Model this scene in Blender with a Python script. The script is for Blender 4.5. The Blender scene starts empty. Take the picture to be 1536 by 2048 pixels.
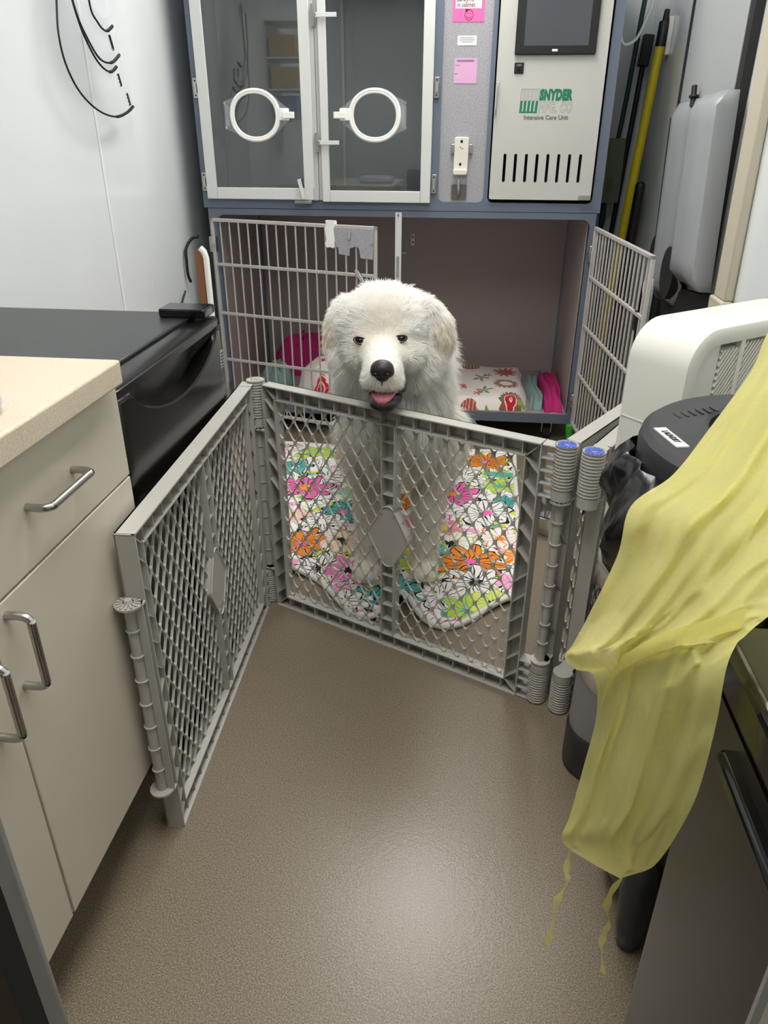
import bpy, bmesh, math, random
import numpy as np
from mathutils import Vector, Matrix, noise

# ------------------------------------------------------------------ camera, world, exposure
S = bpy.context.scene
COL = S.collection
PITCH, YAW, ROLL, FPX, CAM_H = 27.2, 6.4, 0.2, 1482.0, 1.225
cd = bpy.data.cameras.new('camera'); cam = bpy.data.objects.new('camera', cd); COL.objects.link(cam)
cd.sensor_fit = 'VERTICAL'; cd.sensor_height = 36.0; cd.lens = FPX / 2048 * 36.0
cd.clip_start = 0.02; cd.clip_end = 50
cam.matrix_world = (Matrix.Translation((0, 0, CAM_H)) @ Matrix.Rotation(math.radians(YAW), 4, 'Z')
                    @ Matrix.Rotation(math.radians(90 - PITCH), 4, 'X') @ Matrix.Rotation(math.radians(ROLL), 4, 'Z'))
S.camera = cam
W = bpy.data.worlds.new('world'); S.world = W; W.use_nodes = True
W.node_tree.nodes['Background'].inputs[0].default_value = (0.9, 0.95, 1, 1)
W.node_tree.nodes['Background'].inputs[1].default_value = 0.05
S.view_settings.view_transform = 'Standard'; S.view_settings.look = 'None'
S.view_settings.gamma = 1.0; S.view_settings.use_curve_mapping = False
S.view_settings.exposure = 0.85
LAMP_MAIN, LAMP_REAR = 8.0, 7.0
S.cycles.max_bounces = 8; S.cycles.transparent_max_bounces = 16
S.cycles.use_denoising = True
random.seed(4)

# ------------------------------------------------------------------ helpers
def lin(h):
    h = h.lstrip('#'); o = []
    for i in (0, 2, 4):
        v = int(h[i:i+2], 16) / 255
        o.append(v / 12.92 if v <= .04045 else ((v + .055) / 1.055) ** 2.4)
    return (o[0], o[1], o[2], 1)

class NT:
    """small node-tree writer"""
    def __init__(s, name):
        s.m = bpy.data.materials.new(name); s.m.use_nodes = True; s.t = s.m.node_tree
        s.t.nodes.clear(); s.out = s.n('ShaderNodeOutputMaterial')
    def n(s, typ, **k):
        x = s.t.nodes.new(typ)
        for a, b in k.items():
            if a == 'inp':
                for i, v in b.items():
                    if hasattr(v, 'is_linked'): s.t.links.new(v, x.inputs[i])
                    else: x.inputs[i].default_value = v
            else: setattr(x, a, b)
        return x
    def link(s, a, b): s.t.links.new(a, b)
    def math(s, op, a, b=0.0, c=0.0):
        return s.n('ShaderNodeMath', operation=op, inp={0: a, 1: b, 2: c}).outputs[0]
    def mix(s, f, a, b):
        x = s.n('ShaderNodeMix', data_type='RGBA')
        for i, v in ((0, f), (6, a), (7, b)):
            if hasattr(v, 'is_linked'): s.link(v, x.inputs[i])
            else: x.inputs[i].default_value = v
        return x.outputs[2]
    def coord(s): return s.n('ShaderNodeTexCoord').outputs['Object']
    def noise(s, scale, detail=2, rough=.5, co=None):
        return s.n('ShaderNodeTexNoise', inp={'Vector': co or s.coord(), 'Scale': scale, 'Detail': detail, 'Roughness': rough})
    def ramp(s, f, stops, interp='LINEAR'):
        r = s.n('ShaderNodeValToRGB'); r.color_ramp.interpolation = interp
        e = r.color_ramp.elements
        while len(e) < len(stops): e.new(.5)
        for i, (p, c) in enumerate(stops): e[i].position = p; e[i].color = c
        s.link(f, r.inputs[0]); return r.outputs[0]
    def bsdf(s, **k):
        b = s.n('ShaderNodeBsdfPrincipled')
        for a, v in k.items():
            a = a.replace('_', ' ')
            if hasattr(v, 'is_linked'): s.link(v, b.inputs[a])
            else: b.inputs[a].default_value = v
        return b
    def bump(s, h, strength=.2, dist=.002):
        return s.n('ShaderNodeBump', inp={'Height': h, 'Strength': strength, 'Distance': dist}).outputs[0]
    def end(s, sh):
        s.link(sh.outputs[0] if hasattr(sh, 'outputs') else sh, s.out.inputs[0]); return s.m

def mat(name, hexc, rough=.5, metal=0.0, var=.0, vscale=20, bump=0, bscale=200, coat=0, spec=.5):
    t = NT(name); c = lin(hexc)
    b = t.bsdf(Base_Color=c, Roughness=rough, Metallic=metal, Coat_Weight=coat, Specular_IOR_Level=spec)
    if var:
        d = tuple(x * (1 - var) for x in c[:3]) + (1,)
        t.link(t.mix(t.noise(vscale, 4).outputs[0], d, c), b.inputs['Base Color'])
    if bump:
        t.link(t.bump(t.noise(bscale, 3).outputs[0], bump), b.inputs['Normal'])
    return t.end(b)

ORG = {}
class MB:
    """mesh builder in world coordinates"""
    def __init__(s, M=None): s.v = []; s.f = []; s.M = M; s.mi = []; s.cur = 0
    def add(s, vs, fs):
        o = len(s.v)
        if s.M is not None: vs = [s.M @ Vector(v) for v in vs]
        s.v += [tuple(v) for v in vs]; s.f += [tuple(o + i for i in f) for f in fs]
        s.mi += [s.cur] * len(fs); return s
    def box(s, a, b):
        x0, x1 = sorted((a[0], b[0])); y0, y1 = sorted((a[1], b[1])); z0, z1 = sorted((a[2], b[2]))
        return s.add([(x0,y0,z0),(x1,y0,z0),(x1,y1,z0),(x0,y1,z0),(x0,y0,z1),(x1,y0,z1),(x1,y1,z1),(x0,y1,z1)],
                     [(3,2,1,0),(4,5,6,7),(0,1,5,4),(1,2,6,5),(2,3,7,6),(3,0,4,7)])
    def bar(s, p, q, w, h, up=(0,0,1)):
        """rectangular bar from p to q, w across, h along up"""
        p, q = Vector(p), Vector(q); d = (q - p).normalized(); up = Vector(up)
        side = d.cross(up)
        if side.length < 1e-5: side = d.cross(Vector((1,0,0)))
        side.normalize(); u = side.cross(d).normalized()
        vs = []
        for e in (p, q):
            for a, b in ((-1,-1),(1,-1),(1,1),(-1,1)): vs.append(e + side * (a*w/2) + u * (b*h/2))
        return s.add(vs, [(0,1,2,3),(7,6,5,4),(0,4,5,1),(1,5,6,2),(2,6,7,3),(3,7,4,0)])
    def tube(s, pts, r, n=8, closed=False, flat=1.0):
        pts = [Vector(p) for p in pts]; N = len(pts)
        rs = r if isinstance(r, (list, tuple)) else [r] * N
        vs = []; fs = []; prev = None
        for i, p in enumerate(pts):
            if closed: t = pts[(i+1) % N] - pts[i-1]
            else: t = pts[min(i+1, N-1)] - pts[max(i-1, 0)]
            t.normalize()
            if prev is None:
                a = Vector((0,0,1)) if abs(t.z) < .9 else Vector((1,0,0))
                nrm = (a - t * a.dot(t)).normalized()
            else: nrm = (prev - t * prev.dot(t)).normalized()
            prev = nrm; bn = t.cross(nrm)
            for k in range(n):
                a = 2 * math.pi * k / n
                vs.append(p + nrm * (rs[i] * math.cos(a)) + bn * (rs[i] * flat * math.sin(a)))
        for i in range(N if closed else N - 1):
            j = (i + 1) % N
            for k in range(n):
                l = (k + 1) % n
                fs.append((i*n+k, i*n+l, j*n+l, j*n+k))
        if not closed:
            fs.append(tuple(range(n-1, -1, -1))); fs.append(tuple((N-1)*n + k for k in range(n)))
        return s.add(vs, fs)
    def cyl(s, p, q, r, r2=None, n=16): return s.tube([p, q], [r, r if r2 is None else r2], n)
    def lathe(s, prof, c=(0,0,0), n=24, sx=1, sy=1, rot=0, cap=True):
        vs = []; fs = []
        for r, z in prof:
            for k in range(n):
                a = 2 * math.pi * k / n; x, y = r*sx*math.cos(a), r*sy*math.sin(a)
                vs.append((c[0] + x*math.cos(rot) - y*math.sin(rot), c[1] + x*math.sin(rot) + y*math.cos(rot), c[2] + z))
        for i in range(len(prof) - 1):
            for k in range(n):
                l = (k + 1) % n; fs.append((i*n+k, i*n+l, (i+1)*n+l, (i+1)*n+k))
        if cap:
            fs.append(tuple(range(n-1, -1, -1))); m = (len(prof)-1)*n; fs.append(tuple(m + k for k in range(n)))
        return s.add(vs, fs)
    def prism(s, poly, fn, d0, d1):
        """poly: 2D points (counter-clockwise seen from +d); fn(a,b,d) -> 3D"""
        n = len(poly)
        vs = [fn(a, b, d0) for a, b in poly] + [fn(a, b, d1) for a, b in poly]
        fs = [tuple(range(n-1, -1, -1)), tuple(range(n, 2*n))]
        fs += [(i, (i+1) % n, n + (i+1) % n, n + i) for i in range(n)]
        return s.add(vs, fs)
    def grid(s, P, close_u=False):
        nu, nv = len(P), len(P[0]); vs = [p for r in P for p in r]
        fs = [(i*nv+j, ((i+1) % nu)*nv+j, ((i+1) % nu)*nv+j+1, i*nv+j+1) for i in range(nu if close_u else nu-1) for j in range(nv-1)]
        return s.add(vs, fs)
    def ball(s, c, r, n=16, m=10, R=None):
        rx, ry, rz = (r, r, r) if not isinstance(r, (tuple, list)) else r
        vs = [(0,0,-rz)]; fs = []
        for i in range(1, m):
            a = -math.pi/2 + math.pi * i / m
            for k in range(n):
                b = 2*math.pi*k/n; vs.append((rx*math.cos(a)*math.cos(b), ry*math.cos(a)*math.sin(b), rz*math.sin(a)))
        vs.append((0,0,rz)); top = len(vs) - 1
        for k in range(n): fs.append((0, 1+(k+1) % n, 1+k))
        for i in range(m-2):
            for k in range(n):
                l = (k+1) % n; fs.append((1+i*n+k, 1+i*n+l, 1+(i+1)*n+l, 1+(i+1)*n+k))
        for k in range(n): fs.append((1+(m-2)*n+k, 1+(m-2)*n+(k+1) % n, top))
        R = R or Matrix.Identity(3); c = Vector(c)
        return s.add([c + R @ Vector(v) for v in vs], fs)
    def build(s, name, m, parent=None, bevel=0, smooth=None, solid=0, fix=False, segs=2):
        org = ORG.get(parent.name, Vector((0,0,0))) if parent else Vector((0,0,0))
        if parent is None and s.v:
            a = np.array(s.v); org = Vector(((a[:,0].min()+a[:,0].max())/2, (a[:,1].min()+a[:,1].max())/2, a[:,2].min()))
        me = bpy.data.meshes.new(name)
        me.from_pydata([(x-org[0], y-org[1], z-org[2]) for x, y, z in s.v], [], s.f)
        for q in (m if isinstance(m, list) else [m]): me.materials.append(q)
        if any(s.mi): me.polygons.foreach_set('material_index', s.mi)
        if fix:
            b = bmesh.new(); b.from_mesh(me); bmesh.ops.recalc_face_normals(b, faces=b.faces); b.to_mesh(me); b.free()
        me.update()
        o = bpy.data.objects.new(name, me); COL.objects.link(o)
        if parent: o.parent = parent
        else: o.location = org
        ORG[o.name] = org
        if solid:
            md = o.modifiers.new('solid', 'SOLIDIFY'); md.thickness = solid; md.offset = 0
        if bevel:
            md = o.modifiers.new('bevel', 'BEVEL'); md.width = bevel; md.segments = segs
            md.limit_method = 'ANGLE'; md.angle_limit = math.radians(40)
            if smooth is None: smooth = 45
        if smooth:
            me.shade_smooth(); me.set_sharp_from_angle(angle=math.radians(smooth))
        return o

def thing(name, label, cat, loc, group=None):
    o = bpy.data.objects.new(name, None); COL.objects.link(o); o.empty_display_size = .05
    o.location = loc; ORG[o.name] = Vector(loc); o['label'] = label; o['category'] = cat
    if group: o['group'] = group
    return o
def tag(o, label, cat, group=None):
    o['label'] = label; o['category'] = cat
    if group: o['group'] = group
    return o
def struct(o): o['kind'] = 'structure'; return o

def rrect(x0, x1, z0, z1, r, n=5, corners=(1,1,1,1)):
    """rounded rectangle, counter-clockwise; corners: bl br tr tl"""
    p = []
    for i, (cx, cz, a) in enumerate(((x0+r, z0+r, 180), (x1-r, z0+r, 270), (x1-r, z1-r, 0), (x0+r, z1-r, 90))):
        if corners[i]:
            for k in range(n + 1):
                t = math.radians(a + 90*k/n); p.append((cx + r*math.cos(t), cz + r*math.sin(t)))
        else: p.append(((x0, x1, x1, x0)[i], (z0, z0, z1, z1)[i]))
    return p
def XZ(a, b, d): return (a, -d, b)      # polygon in x-z, +d towards the viewer (-y)

def cut(o, cutter_mb):
    """boolean difference, applied at once; the cutter is removed"""
    c = cutter_mb.build('cutter', o.data.materials[0]); c.location = (0,0,0)
    off = ORG[c.name]; c.location = off
    md = o.modifiers.new('cut', 'BOOLEAN'); md.object = c; md.operation = 'DIFFERENCE'; md.solver = 'EXACT'
    bpy.context.view_layer.update()
    dg = bpy.context.evaluated_depsgraph_get()
    me = bpy.data.meshes.new_from_object(o.evaluated_get(dg))
    o.modifiers.clear(); old = o.data; o.data = me; bpy.data.meshes.remove(old)
    bpy.data.objects.remove(c)
    return o

def text(body, loc, size, m, name, parent, M, bold=0.0, shear=0.0, sx=1.0, depth=.0004, align='LEFT', outline=0, space=1.0):
    cu = bpy.data.curves.new(name, 'FONT'); cu.body = body; cu.size = size; cu.offset = bold; cu.shear = shear
    cu.extrude = depth; cu.align_x = align; cu.space_character = space; cu.resolution_u = 3
    if outline: cu.fill_mode = 'NONE'; cu.extrude = 0; cu.bevel_depth = outline; cu.bevel_resolution = 1
    t = bpy.data.objects.new(name, cu); COL.objects.link(t)
    bpy.context.view_layer.update()
    me = bpy.data.meshes.new_from_object(t.evaluated_get(bpy.context.evaluated_depsgraph_get()))
    bpy.data.objects.remove(t)
    org = ORG.get(parent.name, Vector((0,0,0)))
    A = Matrix.Translation(Vector(loc) - org) @ M @ Matrix.Diagonal((sx, 1, 1, 1))
    me.transform(A); me.materials.clear(); me.materials.append(m)
    o = bpy.data.objects.new(name, me); COL.objects.link(o); o.parent = parent; ORG[o.name] = org
    return o
FACE_Y = Matrix.Rotation(math.radians(90), 4, 'X')          # text standing up, read from -y
def catmull(pts, k=6, closed=False):
    P = [Vector(p) for p in pts]; out = []; n = len(P)
    for i in range(n if closed else n-1):
        if closed: a, b, c, d = P[i-1], P[i], P[(i+1) % n], P[(i+2) % n]
        else: a, b, c, d = P[max(i-1,0)], P[i], P[i+1], P[min(i+2,n-1)]
        for j in range(k):
            t = j / k
            out.append(.5*((2*b) + (c-a)*t + (2*a-5*b+4*c-d)*t*t + (3*b-a-3*c+d)*t**3))
    if not closed: out.append(P[-1])
    return out

# ------------------------------------------------------------------ materials
def m_floor():
    t = NT('speckled_floor'); co = t.coord()
    n1 = t.noise(400, 2, .6, co).outputs[0]; n2 = t.noise(3, 3, .5, co).outputs[0]; n3 = t.noise(210, 3, .6, co).outputs[0]
    c = t.ramp(n1, [(.34, lin('#5d5345')), (.5, lin('#807461')), (.66, lin('#a89c88'))])
    c = t.mix(t.math('MULTIPLY', n2, .35), c, lin('#716556'))
    v = t.noise(700, 1, .5, co).outputs[0]
    c = t.mix(t.math('MULTIPLY', t.math('GREATER_THAN', v, .68), .5), c, lin('#c6bcac'))
    h = t.math('ADD', n3, t.noise(95, 2, .5, co).outputs[0])
    return t.end(t.bsdf(Base_Color=c, Roughness=.30, Specular_IOR_Level=.62, Normal=t.bump(h, .15, .002)))
def m_wall(hexc='#e4e9ea', rough=.15):
    t = NT('glossy_wall_panel'); co = t.coord()
    n = t.noise(4, 2, .5, co).outputs[0]
    c = t.mix(n, lin(hexc), tuple(x*.96 for x in lin(hexc)[:3]) + (1,))
    return t.end(t.bsdf(Base_Color=c, Roughness=rough, Specular_IOR_Level=.5, Normal=t.bump(t.noise(25, 2, .5, co).outputs[0], .03, .004)))
def m_speckle(name, base, dark, light, scale=350, rough=.5, metal=0):
    t = NT(name); co = t.coord(); n = t.noise(scale, 2, .6, co).outputs[0]
    c = t.ramp(n, [(.32, lin(dark)), (.5, lin(base)), (.68, lin(light))])
    return t.end(t.bsdf(Base_Color=c, Roughness=rough, Metallic=metal))
def m_glass(name='clear_pane', tint=(.93,.95,.95,1), rough=.0, refl=1.0):
    t = NT(name)
    tr = t.n('ShaderNodeBsdfTransparent', inp={0: tint}); gl = t.n('ShaderNodeBsdfGlossy', inp={'Roughness': rough})
    fr = t.n('ShaderNodeFresnel', inp={'IOR': 1.5}).outputs[0]
    mx = t.n('ShaderNodeMixShader'); t.link(t.math('MULTIPLY', fr, refl), mx.inputs[0]); t.link(tr.outputs[0], mx.inputs[1]); t.link(gl.outputs[0], mx.inputs[2])
    return t.end(mx)
def m_film(name, hexc, amount):
    """thin clear plastic with a little milky haze"""
    t = NT(name)
    tr = t.n('ShaderNodeBsdfTransparent'); b = t.bsdf(Base_Color=lin(hexc), Roughness=.15)
    mx = t.n('ShaderNodeMixShader', inp={0: amount}); t.link(tr.outputs[0], mx.inputs[1]); t.link(b.outputs[0], mx.inputs[2])
    return t.end(mx)
def m_gown():
    t = NT('yellow_nonwoven'); co = t.coord()
    fib = t.n('ShaderNodeTexNoise', inp={'Vector': co, 'Scale': 90, 'Detail': 6, 'Roughness': .75, 'Distortion': 1.5}).outputs[0]
    c = t.mix(fib, lin('#f3e878'), lin('#fffbbe'))
    d = t.n('ShaderNodeBsdfDiffuse', inp={'Color': c}); l = t.n('ShaderNodeBsdfTranslucent', inp={'Color': c}); tr = t.n('ShaderNodeBsdfTransparent', inp={0: (1,.97,.7,1)})
    m1 = t.n('ShaderNodeMixShader', inp={0: .45}); t.link(d.outputs[0], m1.inputs[1]); t.link(l.outputs[0], m1.inputs[2])
    m2 = t.n('ShaderNodeMixShader'); t.link(t.math('MULTIPLY_ADD', fib, .34, .0), m2.inputs[0]); t.link(m1.outputs[0], m2.inputs[1]); t.link(tr.outputs[0], m2.inputs[2])
    return t.end(m2)
# the printed flowers of the quilt: x, y, radius, petals, petal colour, line colour, centre colour, turn
FLOWERS = [
 (-0.594,2.855,0.075,6,'#c3d93a','#57b3ad','#f4f2ec',0.71), (-0.751,2.836,0.070,5,'#f4f2ec','#f06db4','#f06db4',1.63), (-0.664,2.688,0.070,6,'#57b3ad','#15120f','#f4f2ec',1.11),
 (-0.462,2.832,0.065,7,'#ee8a1e','#15120f','#15120f',1.81), (-0.516,2.608,0.085,6,'#f4f2ec','#15120f','#f4f2ec',1.88), (-0.584,2.521,0.105,8,'#ef6db2','#15120f','#f4a02c',0.20),
 (-0.398,2.485,0.060,5,'#8fd0c0','#c3d93a','#c3d93a',0.04), (-0.402,2.331,0.090,8,'#4fb0aa','#15120f','#f06db4',2.51), (-0.573,2.279,0.060,6,'#f7b7d6','#c3d93a','#f2e27a',0.78),
 (-0.457,2.236,0.090,7,'#f4f2ec','#15120f','#f4f2ec',0.70), (-0.510,2.088,0.095,8,'#ee8a1e','#15120f','#f06db4',2.99), (-0.366,2.105,0.085,7,'#f6e9d8','#ee8a1e','#15120f',1.41),
 (-0.418,1.940,0.085,7,'#f4f2ec','#15120f','#15120f',2.51), (-0.323,1.936,0.085,6,'#f07ab8','#f4f2ec','#15120f',1.43), (-0.428,1.838,0.060,6,'#eef0c8','#b6cf2e','#f4f2ec',1.92),
 (-0.249,1.792,0.075,7,'#4fb0aa','#15120f','#f4f2ec',0.45), (-0.310,1.759,0.070,6,'#f4f2ec','#15120f','#f4f2ec',1.90), (-0.213,2.422,0.060,7,'#ee8a1e','#15120f','#f4f2ec',2.60),
 (-0.174,2.289,0.050,5,'#f06db4','#f06db4','#f06db4',1.57), (-0.166,2.016,0.070,5,'#c3d93a','#b6cf2e','#57b3ad',2.22), (-0.156,1.816,0.080,7,'#4fb0aa','#15120f','#4fb0aa',2.01),
 (-0.044,2.840,0.070,6,'#57b3ad','#c3d93a','#57b3ad',0.19), (0.104,2.848,0.100,9,'#ee8a1e','#15120f','#f06db4',2.27), (0.020,2.672,0.085,7,'#f4f2ec','#15120f','#f4f2ec',1.77),
 (0.155,2.610,0.080,6,'#c3d93a','#57b3ad','#57b3ad',0.90), (-0.019,2.531,0.105,8,'#ef6db2','#15120f','#f4a02c',0.09), (0.169,2.448,0.060,7,'#4fb0aa','#15120f','#4fb0aa',2.60),
 (0.096,2.379,0.105,8,'#f4f2ec','#15120f','#f06db4',1.42), (-0.058,2.247,0.080,6,'#f07ab8','#c3d93a','#c3d93a',2.16), (-0.020,2.130,0.095,8,'#f4f2ec','#b6cf2e','#15120f',2.64),
 (-0.075,2.074,0.060,5,'#57b3ad','#c3d93a','#c3d93a',2.14), (0.145,2.200,0.080,7,'#f4f2ec','#ee8a1e','#ee8a1e',2.76), (0.054,2.017,0.115,9,'#ee8a1e','#15120f','#f06db4',1.18),
 (0.198,2.090,0.060,6,'#ee8a1e','#f4f2ec','#15120f',2.40), (0.063,1.910,0.095,8,'#f4f2ec','#15120f','#15120f',1.33), (-0.032,1.831,0.080,7,'#f4f2ec','#15120f','#f4f2ec',2.81),
 (0.175,1.924,0.050,5,'#f7b7d6','#f06db4','#57b3ad',2.64), (0.042,1.775,0.075,6,'#c3d93a','#57b3ad','#57b3ad',0.29), (0.113,1.809,0.070,6,'#d9ea80','#b6cf2e','#15120f',0.41),
 (-0.964,2.895,0.060,7,'#ee8a1e','#15120f','#f4f2ec',0.65), (-0.850,2.544,0.080,6,'#f07ab8','#c3d93a','#f4f2ec',2.90), (-0.736,2.184,0.070,6,'#c3d93a','#f06db4','#f4f2ec',1.31)]
def m_floral():
    """printed flowers: petals drawn from the angle round each flower's centre, over a small scattered print"""
    t = NT('floral_quilt_print'); geo = t.n('ShaderNodeNewGeometry').outputs['Position']
    wob = t.noise(16, 2, .5, geo)
    w = t.n('ShaderNodeVectorMath', operation='SCALE', inp={0: t.n('ShaderNodeVectorMath', operation='SUBTRACT', inp={0: wob.outputs['Color'], 1: (.5,.5,.5)}).outputs[0], 'Scale': .05}).outputs[0]
    base = t.n('ShaderNodeVectorMath', operation='ADD', inp={0: geo, 1: w}).outputs[0]
    WHITE = lin('#f4f2ec')
    bg = t.ramp(t.noise(9, 1, .4, geo).outputs[0], [(0, lin('#5fb7b0')), (.34, lin('#cfe05a')), (.40, WHITE), (.62, lin('#f2a9cf')), (.67, WHITE)], 'CONSTANT')
    sw = t.math('LESS_THAN', t.math('ABSOLUTE', t.math('SUBTRACT', t.noise(26, 1, .4, geo).outputs[0], .5)), .018)
    c = t.mix(sw, bg, lin('#15120f'))
    wv = t.math('MULTIPLY', wob.outputs[0], 5.0)
    for fx, fy, rad, n, fill, ink, core, ph in FLOWERS:
        d = t.n('ShaderNodeVectorMath', operation='SUBTRACT', inp={0: base, 1: (fx, fy, 0)}).outputs[0]
        sp = t.n('ShaderNodeSeparateXYZ', inp={0: d}); x, y = sp.outputs[0], sp.outputs[1]
        ang = t.math('ARCTAN2', y, x); r = t.math('SQRT', t.math('MULTIPLY_ADD', x, x, t.math('MULTIPLY', y, y)))
        lobe = t.math('ABSOLUTE', t.math('SINE', t.math('MULTIPLY_ADD', ang, n/2, ph)))
        edge = t.math('MULTIPLY_ADD', lobe, rad*.45, rad*.6)
        k = t.math('DIVIDE', r, edge)
        inside = t.math('LESS_THAN', k, 1.0)
        veins = t.math('LESS_THAN', t.math('ABSOLUTE', t.math('SINE', t.math('MULTIPLY_ADD', ang, n*1.0, wv))), t.math('MULTIPLY_ADD', k, -.75, .72))
        line = t.math('MAXIMUM', veins, t.math('GREATER_THAN', k, .92))
        q = t.mix(line, lin(fill), lin(ink))
        q = t.mix(t.math('LESS_THAN', r, t.math('MULTIPLY_ADD', lobe, rad*.16, rad*.10)), q, lin(core))
        c = t.mix(inside, c, q)
    return t.end(t.bsdf(Base_Color=c, Roughness=.85, Normal=t.bump(t.noise(60, 2, .5, geo).outputs[0], .3, .004)))
# printed motifs of the fleece: x, y, radius, kind, colour, turn
MOTIFS = [
 (0.190,3.553,0.062,'star','#b3182c',2.87), (0.188,3.336,0.058,'ring','#5d7c33',2.84), (0.020,3.600,0.055,'disc','#8d3f32',0.17), (0.022,3.067,0.058,'disc','#9a4a3a',0.25),
 (-0.020,3.310,0.035,'rose','#c2202f',2.51), (0.074,3.423,0.035,'leaf','#6d8c45',2.21), (0.105,3.467,0.022,'leaf','#b9324a',2.01), (0.087,3.249,0.035,'leaf','#6d8c45',0.92),
 (0.058,3.216,0.022,'leaf','#b9324a',1.82), (0.203,3.143,0.052,'ring','#4e7a48',1.82), (0.203,3.143,0.030,'rose','#b3182c',1.74), (0.275,3.132,0.040,'leaf','#8aa04a',0.48),
 (0.090,3.062,0.045,'leaf','#7aa04a',1.29), (0.203,2.973,0.030,'star','#b3182c',1.18), (0.182,3.719,0.030,'star','#2f6b4a',2.17), (0.245,3.718,0.025,'leaf','#b9324a',2.98),
 (0.032,3.719,0.045,'leaf','#3f6b3a',2.85), (-0.091,3.501,0.050,'star','#b3182c',1.63), (-0.107,3.153,0.050,'ring','#5d7c33',1.33), (-0.638,3.123,0.050,'rose','#c2202f',0.80),
 (-0.699,2.989,0.040,'leaf','#6d8c45',0.11), (-0.751,3.400,0.045,'disc','#9a4a3a',0.08), (-0.733,3.516,0.030,'star','#b3182c',1.39), (-0.684,3.495,0.040,'ring','#8aa04a',0.96),
 (-0.630,3.332,0.040,'star','#b3182c',1.14), (-0.770,3.158,0.030,'leaf','#b9324a',2.68), (-0.737,2.917,0.030,'rose','#c2202f',1.58)]
def m_holiday():
    t = NT('holiday_fleece_print'); geo = t.n('ShaderNodeNewGeometry').outputs['Position']; WH = lin('#e9dfd8')
    wob = t.noise(30, 2, .5, geo)
    w = t.n('ShaderNodeVectorMath', operation='SCALE', inp={0: t.n('ShaderNodeVectorMath', operation='SUBTRACT', inp={0: wob.outputs['Color'], 1: (.5,.5,.5)}).outputs[0], 'Scale': .02}).outputs[0]
    base = t.n('ShaderNodeVectorMath', operation='ADD', inp={0: geo, 1: w}).outputs[0]
    c = WH
    for fx, fy, rad, kind, col, ph in MOTIFS:
        d = t.n('ShaderNodeVectorMath', operation='SUBTRACT', inp={0: base, 1: (fx, fy, 0)}).outputs[0]
        sp = t.n('ShaderNodeSeparateXYZ', inp={0: d}); x, y = sp.outputs[0], t.math('MULTIPLY', sp.outputs[1], .8)
        ang = t.math('ARCTAN2', y, x); r = t.math('SQRT', t.math('MULTIPLY_ADD', x, x, t.math('MULTIPLY', y, y)))
        wave = lambda n: t.math('ABSOLUTE', t.math('SINE', t.math('MULTIPLY_ADD', ang, n, ph)))
        if kind == 'star': m = t.math('LESS_THAN', r, t.math('MULTIPLY_ADD', t.math('POWER', wave(5.5), 2.0), rad*.5, rad*.52)); q = lin(col)
        elif kind == 'ring':
            edge = t.math('MULTIPLY_ADD', wave(8), rad*.3, rad*.75)
            m = t.math('MULTIPLY', t.math('LESS_THAN', r, edge), t.math('GREATER_THAN', r, rad*.5)); q = t.mix(t.math('GREATER_THAN', wave(13), .75), lin(col), lin('#a8382f'))
        elif kind == 'disc':
            m = t.math('LESS_THAN', r, rad*.9); st = t.math('GREATER_THAN', t.math('SINE', t.math('MULTIPLY', x, 420)), .55); q = t.mix(st, lin(col), lin('#c9a08f'))
        elif kind == 'rose':
            m = t.math('LESS_THAN', r, t.math('MULTIPLY_ADD', wave(2.5), rad*.25, rad*.75)); q = t.mix(t.math('GREATER_THAN', t.math('SINE', t.math('MULTIPLY', r, 330)), .75), lin(col), lin('#eec9bd'))
        else: m = t.math('LESS_THAN', r, t.math('MULTIPLY', t.math('POWER', wave(2.5), 1.5), rad*1.15)); q = lin(col)
        c = t.mix(m, c, q)
    return t.end(t.bsdf(Base_Color=c, Roughness=.95, Sheen_Weight=.3))
def m_emit(name, col, st):
    t = NT(name); e = t.n('ShaderNodeEmission', inp={0: col, 1: st}); return t.end(e)
def m_fur(name='white_fur'):
    t = NT(name); co = t.coord(); n = t.noise(9, 2, .5, co).outputs[0]
    c = t.mix(n, lin('#f6f3ea'), lin('#fdfcf8'))
    return t.end(t.bsdf(Base_Color=c, Roughness=.7, Specular_IOR_Level=.15))
def m_wicker():
    t = NT('dark_wicker'); co = t.coord()
    w = t.n('ShaderNodeTexWave', inp={'Vector': co, 'Scale': 30, 'Distortion': 2}).outputs[1]
    return t.end(t.bsdf(Base_Color=t.ramp(w, [(.3, lin('#2b211c')), (.7, lin('#6d5a4b'))]), Roughness=.7))

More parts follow.
